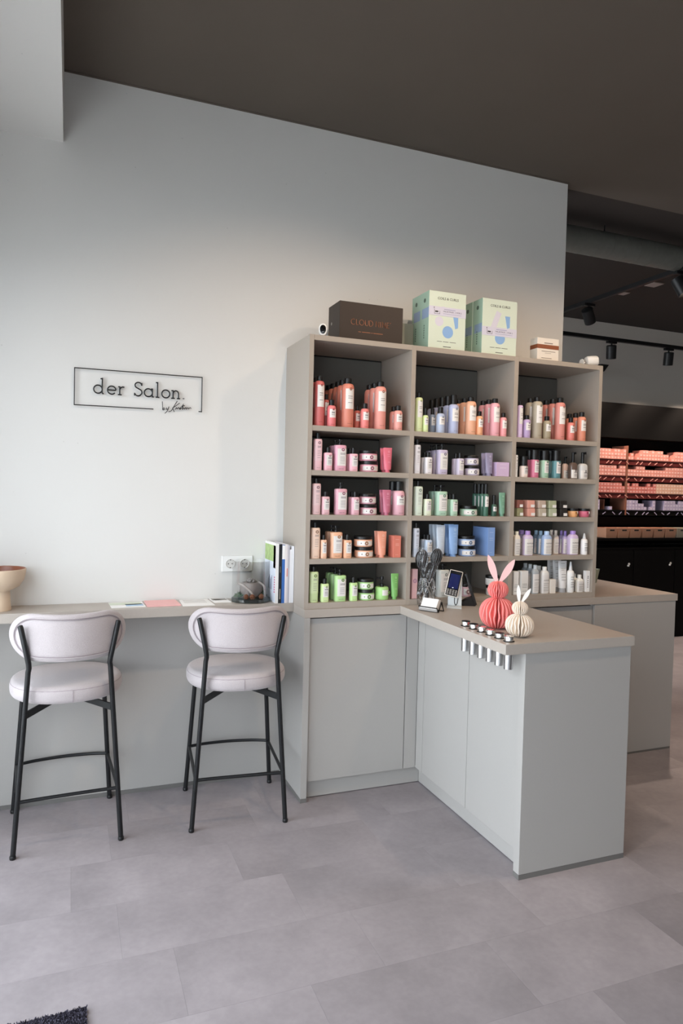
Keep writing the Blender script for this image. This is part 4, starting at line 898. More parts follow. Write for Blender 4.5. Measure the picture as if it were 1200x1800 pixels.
# two black oval brushes wrapped in clear film
wb = thing('wrapped_brushes', 'two black oval hair brushes in crinkled clear film beside the card holder', 'brushes', (1.788, -0.412, H), math.radians(-20))
M_BR = mat('black_gloss_brush', '1b1b1d', 0.22); M_FILM = clear_mat('crinkled_film', (0.985, 0.985, 0.985), 0.05, 0.5, 0.05, 0.8, 45)
for nm, Mx, sc_ in (('brush_head', T(-0.022, 0, 0.232) @ Matrix.Rotation(math.radians(2), 4, 'Y'), 1.0), ('brush_head', T(0.051, 0.01, 0.243) @ Matrix.Rotation(math.radians(14), 4, 'Y'), 0.88)):
    bm = bmesh.new(); bmesh.ops.create_uvsphere(bm, u_segments=20, v_segments=14, radius=1, matrix=Mx @ Matrix.Diagonal((0.033*sc_, 0.018*sc_, 0.05*sc_, 1)))
    h_ = obj(nm, mesh(bm, M_BR, True), wb)
    bm = bmesh.new()
    for k in range(5):
        a = (k-2)*0.4; tube(bm, [Mx @ Vector((0.033*sc_*math.sin(a)*math.cos(b), -0.0185*sc_*math.cos(b)*math.cos(a)-0.001, 0.05*sc_*math.sin(b))) for b in [(-1.2+0.24*j) for j in range(11)]], 0.0013, 5)
    obj('bristle_ridges', mesh(bm, mat('grey_ridge', '6d6d70', 0.3)), h_)
    bm = bmesh.new(); tube(bm, [Mx @ Vector((0, 0, -0.045*sc_)), Vector((0.01, 0, 0.1)), Vector((0.008, 0, 0.03))], 0.007, 8); obj('handle', mesh(bm, M_BR, True), wb)
bm = bmesh.new(); lathe(bm, [(0.03, 0.001), (0.04, 0.01), (0.05, 0.06), (0.046, 0.1), (0.036, 0.14), (0.044, 0.18), (0.052, 0.22), (0.054, 0.27), (0.05, 0.293)], 26, 2, 1, 0.62, capt=False)
for v in bm.verts:
    a = math.atan2(v.co.y, v.co.x); f = 1+0.07*math.sin(5*a+v.co.z*40)+0.05*math.sin(11*a-v.co.z*70); v.co.x = v.co.x*f+0.012*min(1, v.co.z/0.2); v.co.y *= f
obj('film_wrap', mesh(bm, M_FILM), wb)
bm = bmesh.new()
for k in range(5):
    a = k*0.7; tube(bm, smooth_path([(0.012+0.03*math.cos(a+0.5*q+k), -0.02+0.012*math.sin(a), 0.02+0.03*q) for q in range(5)], 3), 0.0025, 4)
obj('foil_strands', mesh(bm, mat('silver_foil', 'd6d3d0', 0.25, 0.9)), wb)
# plant pot sliver behind the shelf unit
pt = thing('grey_cup', 'small grey green cup on the rear worktop just behind the shelf unit', 'cup', (3.333, 0.15, H))
bm = bmesh.new(); lathe(bm, [(0.012, 0.0), (0.014, 0.004), (0.03, 0.085), (0.031, 0.09), (0.027, 0.086), (0.01, 0.01)], 20); obj('cup_body', mesh(bm, mat('grey_green_ceramic', '8f9482', 0.5), True), pt)
# door mat
mt = thing('door_mat', 'dark charcoal pile door mat at the lower left corner of the floor', 'mat', (0, 0, 0))
obj('backing', bx(-0.48, 0.2, -2.5, -1.4175, 0.0004, 0.006, m=mat('mat_rubber', '1f1f22', 0.8)), mt)
bm = bmesh.new(); rnd = random.Random(3)
for k in range(9000):
    x = rnd.uniform(-0.1, 0.199); y = rnd.uniform(-1.6, -1.418); h_ = rnd.uniform(0.009, 0.014); a = rnd.uniform(0, 3.14); w_ = 0.0022
    d = Vector((math.cos(a)*w_, math.sin(a)*w_, 0)); p = Vector((x, y, 0.005)); q = Vector((x+rnd.uniform(-.004, .004), y+rnd.uniform(-.004, .004), h_))
    bm.faces.new([bm.verts.new(p-d), bm.verts.new(p+d), bm.verts.new(q+d*0.8), bm.verts.new(q-d*0.8)])
o = obj('pile', mesh(bm, mat('mat_pile', '4b4755', 0.95, noise=0.5, nscale=300)), mt); o['kind'] = 'stuff'
# ------------------------------------------------------------------ products on the shelves
BODYC = {}
def pm(col, rough=0.38):
    c = lin(col); g = 0.3*c[0]+0.6*c[1]+0.1*c[2]
    return mat('product_'+col, tuple((v*0.7+g*0.3)*PK for v in c), rough)
PCACHE = {}
def ring_mesh(cx, y, cz, r, m):
    bm = bmesh.new(); disc(bm, cx, y, cz, r*0.35, r, 14); return mesh(bm, m)
def bars(rects, y, m):
    bm = bmesh.new()
    for x0, x1, z0, z1 in rects: box(bm, x0, x1, y-0.0004, y+0.0003, z0, z1)
    return mesh(bm, m)
NAMETXT = {}
def name_text(s, w, z, y, m):
    k = s
    me = text_mesh(s, 1.0, m, 0.0)
    xs = [v.co.x for v in me.vertices]; L = max(xs)-min(xs)
    me.transform(T(0, y, z) @ Matrix.Diagonal((w/L, w/L, w/L, 1))); return me
def dark(col, f=0.55):
    c = [int(int(col[i:i+2], 16)*f) for i in (0, 2, 4)]; return '%02x%02x%02x' % tuple(c)
def light(col, f=0.55):
    c = [int(255-(255-int(col[i:i+2], 16))*(1-f)) for i in (0, 2, 4)]; return '%02x%02x%02x' % tuple(c)
def product(ty, w, h, hc, col, dep=None):
    key = (ty, w, h, hc, col, dep)
    if key in PCACHE: return PCACHE[key]
    P = []; r = w/2; B = pm(col); E = mat('emblem_'+col, dark(col, 0.68), 0.5); bmn = bmesh.new
    small = mat('product_print_'+col, dark(col, 0.45), 0.6)
    if ty == 'spray':
        bm = bmn(); pr = [(r*0.93, 0), (r, 0.003)]; sh = min(r*0.8, h*0.3)
        pr += [(r*(0.6+0.4*math.cos(math.pi/2*k/6)), h-sh+sh*math.sin(math.pi/2*k/6)) for k in range(7)]
        P.append(('body', mesh(lathe(bm, pr, 24), B, True), None))
        bm = bmn(); rc_ = r*0.6; P.append(('cap', mesh(lathe(bm, [(rc_, h-0.001), (rc_, h+hc-0.002), (rc_-0.002, h+hc)], 18), M_CAP, True), None))
        z0, z1 = h*0.42, h-sh*1.05
        P.append(('label', mesh(patch(bmn(), z0, z1, -40, 48, r), M_LABEL), None)); li = len(P)-1
        P.append(('emblem', ring_mesh(r*0.12, -r-0.0012, z1-r*0.06, r*0.22, E), li))
        P.append(('lettering', bars([(-r*0.3, r*0.42, z0+(z1-z0)*q, z0+(z1-z0)*q+0.0022) for q in (0.62, 0.52, 0.3)], -r*0.985-0.001, mat('warm_print', '7d7376', 0.6)), li))
        P.append(('brand_name', name_text('maria nila', r*0.75, h*0.08, -r-0.0004, small), 0))
    elif ty in ('tall', 'bottle', 'pump', 'wide', 'flask', 'med'):
        d = {'tall': 0.9, 'bottle': 0.85, 'pump': 0.8, 'wide': 0.95, 'flask': 0.8, 'med': 0.8}[ty]; n = {'tall': 3.2, 'bottle': 3.4, 'pump': 3.6, 'wide': 2.6, 'flask': 3, 'med': 3.2}[ty]
        rs = r*0.97
        pr = [(rs*0.94, 0), (rs, 0.004), (rs, h-0.007), (rs*0.97, h-0.003), (rs*0.88, h-0.0005), (rs*0.5, h)]
        if ty in ('flask', 'med'): pr = [(rs*0.94, 0), (rs, 0.004), (rs, h*0.8), (rs*0.93, h*0.9), (rs*0.7, h*0.97), (rs*0.45, h)]
        bmat_ = B if ty != 'flask' or col != '5a4a44' else mat('smoky_glass', '6b5a52', 0.08)
        P.append(('body', mesh(lathe(bmn(), pr, 28, n, 1, d), bmat_, True), None))
        fy = -rs*d
        if ty == 'pump':
            bm = bmn(); lathe(bm, [(r*0.36, h-0.001), (r*0.36, h+hc*0.3), (r*0.12, h+hc*0.32), (r*0.12, h+hc*0.7), (r*0.3, h+hc*0.72), (r*0.3, h+hc)], 14)
            box(bm, -r*0.12, r*0.12, -r*0.95, 0, h+hc*0.74, h+hc*0.98, 0.001)
        else:
            f = {'tall': 0.52, 'bottle': 0.5, 'wide': 0.92, 'flask': 0.34, 'med': 0.5}[ty]
            bm = bmn(); lathe(bm, [(r*f, h-0.001), (r*f, h+hc-0.002), (r*f-0.002, h+hc)], 18)
            if ty == 'flask': box(bm, -r*0.13, r*0.13, -r*0.9, 0, h+hc*0.8, h+hc, 0.001)
        capm = M_CAP
        if ty == 'med': capm = mat('cap_'+col, {'cdb8dc': 'a98bc8', 'cbb2dc': '9f84c6', 'bfa8d6': '8f78ba'}.get(col, light(col, 0.2)), 0.4, k=PK)
        P.append(('cap', mesh(bm, capm, True), None))
        wide_label = {'tall': 66, 'bottle': 40, 'pump': 52, 'wide': 45, 'flask': 50, 'med': 62}[ty]
        z0, z1 = {'tall': (h*0.3, h*0.98-0.006), 'bottle': (h*0.28, h*0.86), 'pump': (h*0.2, h*0.86), 'wide': (h*0.28, h*0.93), 'flask': (h*0.05, h*0.55), 'med': (h*0.04, h*0.8)}[ty]
        a0 = -wide_label*(0.55 if ty in ('bottle', 'pump', 'wide') else 1.0)
        lm_ = M_LABEL if ty != 'tall' else mat('label_'+col, light(col, 0.4), 0.5)
        P.append(('label', mesh(patch(bmn(), z0, z1, a0, wide_label, rs, 10, n, 1, d, 0.0006), lm_), None)); li = len(P)-1
        ex = r*0.25 if ty != 'tall' else r*0.15
        if ty == 'med':
            P.append(('brand_name', name_text('OLAPLEX', r*1.35, z0+(z1-z0)*0.68, fy-0.0014, M_INK), li))
            P.append(('lettering', bars([(-r*0.65, r*0.6*q, z0+(z1-z0)*zq, z0+(z1-z0)*zq+0.0016) for zq, q in ((0.52, 1), (0.42, 0.7), (0.3, 1), (0.2, 0.8), (0.1, 1))], fy-0.0008, mat('grey_print', '9a9690', 0.6)), li))
        else:
            P.append(('emblem', ring_mesh(ex, fy-0.0013, z1-r*0.16 if ty != 'tall' else z1-r*0.45, r*(0.26 if ty != 'tall' else 0.36), E), li))
            P.append(('lettering', bars([(ex-r*0.45, ex+r*0.38, z0+(z1-z0)*q, z0+(z1-z0)*q+0.002) for q in (0.72, 0.66)] + [(ex-r*0.45, ex+r*0.3, z0+(z1-z0)*q, z0+(z1-z0)*q+0.0012) for q in (0.5, 0.42, 0.34, 0.26, 0.15)], fy-0.0009, mat('warm_print', '7d7376', 0.6)), li))
            if ty != 'flask': P.append(('brand_name', name_text('maria nila', r*0.8, h*0.07, fy-0.0006, small), 0))
    elif ty == 'jar':
        P.append(('body', mesh(lathe(bmn(), [(r*0.9, 0), (r*0.99, 0.005), (r*0.99, h-0.001), (r*0.9, h)], 32), B, True), None))
        P.append(('lid', mesh(lathe(bmn(), [(r*0.95, h), (r, h+0.002), (r, h+hc-0.002), (r*0.96, h+hc)], 32), M_CAP, True), None))
        P.append(('label', mesh(patch(bmn(), h*0.2, h*0.8, -62, 62, r*0.99, 14), M_LABEL), None))
        P.append(('emblem', ring_mesh(0, -r-0.0012, h*0.5, h*0.27, E), 2))
        P.append(('lettering', bars([(-r*0.62, -r*0.35, h*0.44, h*0.56)], -r*0.86, mat('warm_print', '7d7376', 0.6)), 2))
    elif ty == 'pumpjar':
        P.append(('body', mesh(lathe(bmn(), [(r*0.92, 0), (r*0.98, 0.005), (r*0.98, h-0.006), (r*0.85, h)], 32), B, True), None))
        bm = bmn(); lathe(bm, [(r*0.3, h-0.001), (r*0.3, h+hc*0.3), (r*0.09, h+hc*0.32), (r*0.09, h+hc*0.7), (r*0.26, h+hc*0.72), (r*0.24, h+hc)], 16); box(bm, -r*0.8, 0, -r*0.1, r*0.1, h+hc*0.75, h+hc*0.95, 0.001)
        P.append(('pump', mesh(bm, M_CAP, True), None)); P.append(('label', mesh(patch(bmn(), h*0.35, h*0.78, -20, 60, r*0.98, 10), M_LABEL), None))
        P.append(('emblem', ring_mesh(r*0.72, -r*0.74, h*0.56, h*0.16, E), 2))
    elif ty in ('tube', 'tubew'):
        hcap = 0.013 if ty == 'tube' else 0.024; d0 = w*0.34; bm = bmn(); rings = []
        for k in range(11):
            q = k/10; ww = w*(0.41+0.09*q); dd = d0*(1-q)**0.8+0.0008; z = hcap+(h-hcap)*q
            if k == 0: ww *= 0.94
            rings.append([bm.verts.new((ww*math.cos(2*math.pi*i/24), dd*math.sin(2*math.pi*i/24), z)) for i in range(24)])
        for a, b in zip(rings, rings[1:]):
            for i in range(24): bm.faces.new((a[i], a[(i+1) % 24], b[(i+1) % 24], b[i]))
        bm.faces.new(rings[0][::-1]); bm.faces.new(rings[-1])
        P.append(('body', mesh(bm, B, True, 60), None))
        cr = w*0.27 if ty == 'tube' else w*0.36
        P.append(('cap', mesh(lathe(bmn(), [(cr*1.12, 0), (cr*1.12, 0.002), (cr, 0.003), (cr*0.95, hcap+0.001)], 20), B if ty == 'tube' else mat('grey_cap', 'a8a9ac', 0.4), True), None))
        yq = -d0*0.36
        E2 = mat('tube_print_'+col, light(col, 0.45), 0.5)
        if ty == 'tube':
            bm = bmn(); disc(bm, w*0.1, 0, 0, w*0.055, w*0.12, 14); me = mesh(bm, E2); me.transform(T(0, -d0*(0.19)**0.8-0.0016, h*0.84) @ Matrix.Rotation(math.radians(-7), 4, 'X')); P.append(('emblem', me, 0))
            bm = bmn()
            for q, x1 in ((0.68, 0.2), (0.6, 0.24), (0.36, 0.2), (0.31, 0.24)): box(bm, -w*0.08, w*x1, -0.0003, 0.0003, 0, 0.0022, 0, T(0, -d0*(1-q)**0.8-0.0012, hcap+(h-hcap)*q))
            P.append(('lettering', mesh(bm, E2), 0))
        else:
            bm = bmn()
            for q, x1 in ((0.9, 0.2), (0.72, 0.24), (0.66, 0.1), (0.5, 0.24), (0.4, 0.2), (0.3, 0.22)): box(bm, -w*0.25, w*x1, -0.0003, 0.0003, 0, 0.002, 0, T(0, -d0*(1-q)**0.8-0.0012, hcap+(h-hcap)*q))
            P.append(('lettering', mesh(bm, mat('grey_print', '9a9690', 0.6)), 0))
    elif ty in ('box', 'slim'):
        d = dep or min(w*0.9, 0.055)
        P.append(('carton', bx(-r, r, -d/2, d/2, 0.0002, h, m=B, bev=0.0008), None))
        E2 = mat('box_print_'+col, light(col, 0.5) if ty == 'box' else '6d6d70', 0.5); y = -d/2
        if h > 0.14 and w < 0.035:
            P.append(('ring_print', ring_mesh(0, y-0.0006, h*0.6, r*0.75, mat('ring_print', 'c998a8', 0.5)), 0))
        elif ty == 'slim' and w < 0.03:
            P.append(('lettering', bars([(-0.002, 0.003, h*q, h*q+0.007) for q in (0.2, 0.3, 0.4, 0.5, 0.62, 0.7)], y, E2), 0))
        elif ty == 'slim':
            P.append(('brand_name', name_text('OLAPLEX', r*1.4, h*0.42, y-0.0005, M_INK), 0)); P.append(('lettering', bars([(-r*0.7, r*0.7, h*q, h*q+0.0015) for q in (0.36, 0.3, 0.14)], y, E2), 0))
        else:
            P.append(('lettering', bars([(-r*0.5, r*0.5, h*q, h*q+0.0022) for q in (0.82, 0.62, 0.55)] + [(-r*0.5, r*0.3, h*0.12, h*0.12+0.0015)], y, E2), 0))
    elif ty == 'cube':
        P.append(('carton', bx(-r, r, -r, r, 0.0002, h, m=B, bev=0.004), None)); P.append(('label', bx(-r*0.1, r*0.95, -r-0.0006, -r+0.0005, h*0.12, h*0.46, m=M_LABEL), 0))
    elif ty == 'bowljar':
        P.append(('body', mesh(lathe(bmn(), [(r*0.72, 0), (r*0.8, 0.003), (r*0.97, h*0.6), (r, h)], 32), B, True), None)); P.append(('lid', mesh(lathe(bmn(), [(r*1.0, h), (r*1.02, h+0.002), (r*1.0, h+hc)], 32), M_CAP, True), None))
        P.append(('label', mesh(patch(bmn(), h*0.58, h*0.95, 8, 60, r*0.985, 8), M_LABEL), None)); P.append(('emblem', ring_mesh(0, -r-0.001, h*0.72, h*0.18, E), 0))
    elif ty == 'nozzle':
        P.append(('body', mesh(lathe(bmn(), [(r*0.93, 0), (r*0.98, 0.003), (r*0.98, h*0.86), (r*0.85, h*0.95), (r*0.5, h)], 22), B, True), None))
        P.append(('nozzle', mesh(lathe(bmn(), [(r*0.5, h), (r*0.42, h+hc*0.3), (r*0.2, h+hc)], 16), mat('clear_cap', 'd9dbdd', 0.2), True), None))
        P.append(('lettering', bars([(-r*0.55, r*0.5*q, h*z, h*z+0.0016) for z, q in ((0.7, 1), (0.6, .7), (0.45, 1), (0.36, .8), (0.25, 1))], -r*0.99, M_INK), 0))
    PCACHE[key] = P
    return P
SHELF = ['top', 'second', 'third', 'fourth', 'bottom']
CATS = {'spray': 'can', 'tall': 'bottle', 'bottle': 'bottle', 'pump': 'bottle', 'wide': 'bottle', 'flask': 'bottle', 'med': 'bottle', 'jar': 'jar', 'pumpjar': 'jar', 'tube': 'tube', 'tubew': 'tube', 'box': 'box', 'slim': 'box', 'cube': 'box', 'bowljar': 'jar', 'nozzle': 'bottle'}
NMS = {'spray': 'spray_can', 'tall': 'slim_bottle', 'bottle': 'small_bottle', 'pump': 'large_bottle', 'wide': 'capped_bottle', 'flask': 'glass_flask', 'med': 'care_bottle', 'jar': 'mask_jar', 'pumpjar': 'pump_jar', 'tube': 'cream_tube', 'tubew': 'cream_tube', 'box': 'product_carton', 'slim': 'slim_carton', 'cube': 'cube_carton', 'bowljar': 'tapered_jar', 'nozzle': 'nozzle_bottle'}
def put(ty, x, y, z, w, h, hc, col, label, grp, dep=None):
    return assemble(NMS[ty], label, CATS[ty], (x, y, z), product(ty, w, h, hc, col, dep), 0, grp)
NTH = ['directly behind', 'second behind', 'third behind', 'fourth behind']
for it in ITEMS:
    bay, row, ty, x, y, w, h, hc, col, nm = it[:10]
    z = ROWZ[row]+0.0003; place = '%s shelf of the %s bay' % (SHELF[row], bay); grp = 'hair care products on the %s' % place
    if ty == 'jars':
        put('jar', x, y, z, w, 0.036, 0.017, col, 'lower %s of the stacked pair, %s' % (nm, place), grp)
        put('jar', x-0.004, y+0.002, z+0.0532, w, 0.036, 0.015, col, 'upper %s of the stacked pair, %s' % (nm, place), grp)
        continue
    if ty == 'jar': put('jar', x, y, z, w, 0.036 if w > 0.06 else 0.05, 0.017, col, 'single %s with black lid, %s' % (nm, place), grp); continue
    if ty == 'cubes':
        s_ = min(w, 0.0475)
        put('cube', x, y, z, s_, 0.045, 0, col, 'lower %s of its pair, %s' % (nm, place), grp)
        put('cube', x-0.003, y, z+0.0452, s_*0.98, 0.043, 0, it[10], 'upper %s of its pair, %s' % (it[11], place), grp); continue
    if ty == 'bowljar': put(ty, x, y, z, w*0.96, 0.033, 0.014, col, '%s with black lid, %s' % (nm, place), grp); continue
    dep = None
    if 'deep corn' in nm: dep = 0.145; y = -0.285
    elif 'square lilac' in nm: dep = 0.07; y = -0.325
    elif ty == 'box' and row == 3: dep = 0.06; y = -0.33
    put(ty, x, y, z, w, h, hc, col, '%s, %s' % (nm, place) if len((nm+' '+place).split()) < 16 else '%s, %s shelf, %s bay' % (nm, SHELF[row], bay), grp, dep)
    dy = {'spray': w, 'tube': w*0.72, 'tubew': w*0.75}.get(ty, w*0.9)+0.004
    for k in range(it[10]):
        yy = y+dy*(k+1)
        if yy > -0.05: break
        put(ty, x+random.uniform(-.0015, .0015), yy, z, w, h, hc, col, '%s, %s its front twin, %s shelf, %s bay' % (nm.split(' half')[0].split(' with')[0].split(' beside')[0], NTH[k], SHELF[row], bay), grp, dep)
# ------------------------------------------------------------------ the dark colour bar at the back
YS = 2.3                                                # front plane of the black shelving
cb = thing('colour_bar_shelving', 'black wall shelving holding rows of small hair colour boxes at the back', 'shelf')
X0, X1 = 4.95, 7.6
obj('back_board', bx(X0, X1, 2.52, 2.548, 0.962, 2.46, m=M_DARKW), cb)
obj('upper_fascia', bx(X0, X1, YS, 2.519, 2.1, 2.46, m=M_DARKW), cb)
M_BAR = mat('black_shelf_red_edge', '3a1414', 0.45); M_CHIP = mat('colour_chip', 'd79a90', 0.5); M_CHIPB = mat('colour_chip_lilac', 'a9a6c4', 0.5)
ROWB = [(1.876, 2.0), (1.7035, 1.83), (1.5225, 1.65), (1.342, 1.46)]
for i, (zb, zt) in enumerate(ROWB):
    b = obj('shelf_board', bx(X0, X1, YS-0.004, 2.5185, zb-0.012, zb-0.0006, m=M_BAR if i < 3 else M_DARKW), cb)
    bm = bmesh.new()
    for k in range(26):                                  # slanting colour chips on the rail below each row
        x = X0+0.08+0.1*k+random.uniform(-.03, .03); a = random.choice((-0.9, 0.9, 1.1, -1.2))
        box(bm, -0.022, 0.022, -0.002, 0.001, -0.004, 0.004, 0, T(x, YS-0.007, zb-0.034) @ Matrix.Rotation(a*0.6, 4, 'Y'))
    obj('colour_chips', mesh(bm, M_CHIP if i < 3 else M_CHIPB), b)['kind'] = 'stuff'
    obj('chip_rail', bx(X0, X1, YS, YS+0.01, zb-0.058, zb-0.0125, m=mat('dark_red_rail', '5a1c1a', 0.5) if i < 3 else M_DARKW), b)
for x in (5.612,):
    obj('upright', bx(x-0.008, x+0.008, YS-0.006, 2.518, 1.29, 2.02, m=mat('copper_brown_board', '8a5a48', 0.5)), cb)
obj('upright', bx(5.35, 5.36, YS+0.03, 2.518, 1.345, 1.45, m=mat('copper_brown_board', '8a5a48', 0.5)), cb)
obj('lower_panel', bx(X0, X1, YS+0.06, 2.519, 1.18, 1.27, m=M_DARKW), cb)
obj('basket_shelf', bx(X0, X1, 2.1, 2.519, 1.035, 1.06, m=M_DARKW), cb)
BW, BH = 0.0405, 0.0375
cartm = {}
def carton(col):
    if col not in cartm:
        bm = bmesh.new(); box(bm, 0.0016, BW-0.0016, 0, 0.15, 0, BH-0.0022, 0.0008)
        me = mesh(bm, [mat('carton_'+col, col, 0.5, k=CBK), M_LABEL])
        bm = bmesh.new(); box(bm, BW*0.18, BW*0.82, -0.0006, 0.0004, BH*0.28, BH*0.62)
        cartm[col] = (me, mesh(bm, mat('carton_label_'+col, light(col, 0.45), 0.5, k=CBK)))
    return cartm[col]
rr = random.Random(11); cnt = 0
ORDS = ['first', 'second', 'third', 'fourth', 'fifth', 'sixth', 'seventh', 'eighth', 'ninth', 'tenth', 'eleventh', 'twelfth'] + ['%dth' % q for q in range(13, 40)]
ROWN = ['top', 'second', 'third', 'lowest']
HEI = [
 # column heights per row, from the left end (under the fascia)
 '333323323' + '12' + '0' + '123323' + '23322' + '0123333',
 '333333233' + '222333' + '222222' + '23333333' + '333',
 '333333332' + '323322' + '2323' + '33333333333',
 '300010000' + '333322' + '1013' + '0003' + '3332333',
]
for r_, (zb, zt) in enumerate(ROWB):
    for k, hh in enumerate(HEI[r_]):
        x = 5.234+k*(BW+0.0003)
        if k >= 9: x += 0.02
        if x > 6.56: break
        for j in range(int(hh)):
            col = 'df978a' if r_ < 2 else ('da8379' if r_ == 2 and k < 19 else ('e0b49c' if r_ == 2 else 'c0b6d4'))
            stk = 'left of the upright' if k < 9 else 'right of the upright'; kind = 'lilac' if r_ == 3 else ('salmon' if r_ < 2 else ('coral' if k < 19 else 'beige'))
            o = obj('colour_carton', carton(col)[0], None, (x, YS+0.002+rr.uniform(0, .002), zb+j*(BH-0.002)), 0, 'small %s colour carton, %s row, %s stack %s, %s in its stack' % (kind, ROWN[r_], ORDS[k if k < 9 else k-9], stk, ['bottom', 'middle', 'top'][j] if int(hh) == 3 else (['lower', 'upper'][j] if int(hh) == 2 else 'single')), 'carton', '%s colour cartons in the %s row' % (kind, ROWN[r_]))
            obj('label', carton(col)[1], o); cnt += 1
# baskets
for i in range(8):
    x = 5.215+0.159*i
    colr = 'cf9a7c' if i < 6 else 'b9ad98'
    t = thing('storage_basket', '%s storage basket with slot handle, number %s from the left' % ('salmon tan' if i < 6 else 'grey beige', ['one', 'two', 'three', 'four', 'five', 'six', 'seven', 'eight'][i]), 'basket', (x, 2.13, 1.0602), 0, 'storage baskets on the black shelf')
    mb = mat('basket_'+colr, colr, 0.6, k=CBK)
    bm = bmesh.new(); wv = 0.153; hv = 0.1; z0 = 0.0
    def quad(ins, z, dpt=0.2): return [(ins, ins), (wv-ins, ins), (wv-ins, dpt-ins), (ins, dpt-ins)]
    lo = [bm.verts.new((a, b, 0)) for a, b in quad(0.012, 0)]; hi = [bm.verts.new((a, b, hv)) for a, b in quad(0.0, 0)]
    ihi = [bm.verts.new((a, b, hv)) for a, b in quad(0.004, 0)]; ilo = [bm.verts.new((a, b, 0.004)) for a, b in quad(0.015, 0)]
    bm.faces.new(lo[::-1]); bm.faces.new(ilo)
    for k in range(4):
        j = (k+1) % 4; bm.faces.new((lo[k], lo[j], hi[j], hi[k])); bm.faces.new((hi[k], hi[j], ihi[j], ihi[k])); bm.faces.new((ihi[k], ihi[j], ilo[j], ilo[k]))
    obj('shell', mesh(bm, mb), t)
    bm = bmesh.new(); box(bm, 0.05, 0.107, -0.0006, 0.004, 0.07, 0.085, 0.0015, Matrix.Rotation(0.0, 4, 'X')); obj('handle_slot', mesh(bm, M_CABD), t)
# black base cabinets with keys
for i in range(4):
    x0 = 5.0+0.56*i
    t = thing('black_base_cabinet', 'black base cabinet with a key in its lock, %s from the left under the baskets' % ['first', 'second', 'third', 'fourth'][i], 'cabinet', (x0, 2.1, 0), 0, 'black cabinets at the back')
    obj('carcass', bx(0, 0.556, 0.022, 0.44, 0.0, 0.94, m=M_DARKW), t); obj('door', bx(0.003, 0.553, 0, 0.0215, 0.08, 0.935, m=M_DARKW, bev=0.001), t)
    lk = obj('lock', mesh(lathe(bmesh.new(), [(0.01, 0), (0.009, 0.006)], 14, M=T(0.478, 0, 0.775) @ Matrix.Rotation(math.radians(90), 4, 'X')), M_STEEL), t)
    bm = bmesh.new(); tube(bm, [(0.478, -0.02, 0.795), (0.478, -0.0235, 0.795)], 0.013, 12); box(bm, 0.474, 0.482, -0.022, -0.004, 0.77, 0.785); obj('key', mesh(bm, mat('key_white', 'e8e4de', 0.3, 0.2)), lk)
obj('black_counter', bx(5.0, 7.25, 2.1, 2.515, 0.9415, 0.96, m=M_DARKW), None, None, 0, 'thin black counter board over the black base cabinets', 'counter')
# wall speaker at the back
wsx = thing('wall_speaker', 'small black wedge shaped wall speaker seen beyond the right end of the shelf', 'speaker', (5.22, 2.3, 2.77))
bm = bmesh.new(); pf = [(0, 0), (0.05, 0), (0.11, 0.075), (0, 0.075)]
fa = [bm.verts.new((x, 0, z)) for x, z in pf]; ba = [bm.verts.new((x, 0.249, z)) for x, z in pf]
bm.faces.new(fa); bm.faces.new(ba[::-1])
for k in range(4): bm.faces.new((fa[k], fa[(k+1) % 4], ba[(k+1) % 4], ba[k]))
bmesh.ops.bevel(bm, geom=list(bm.edges), offset=0.003, segments=1, affect='EDGES'); obj('housing', mesh(bm, M_CAP), wsx)
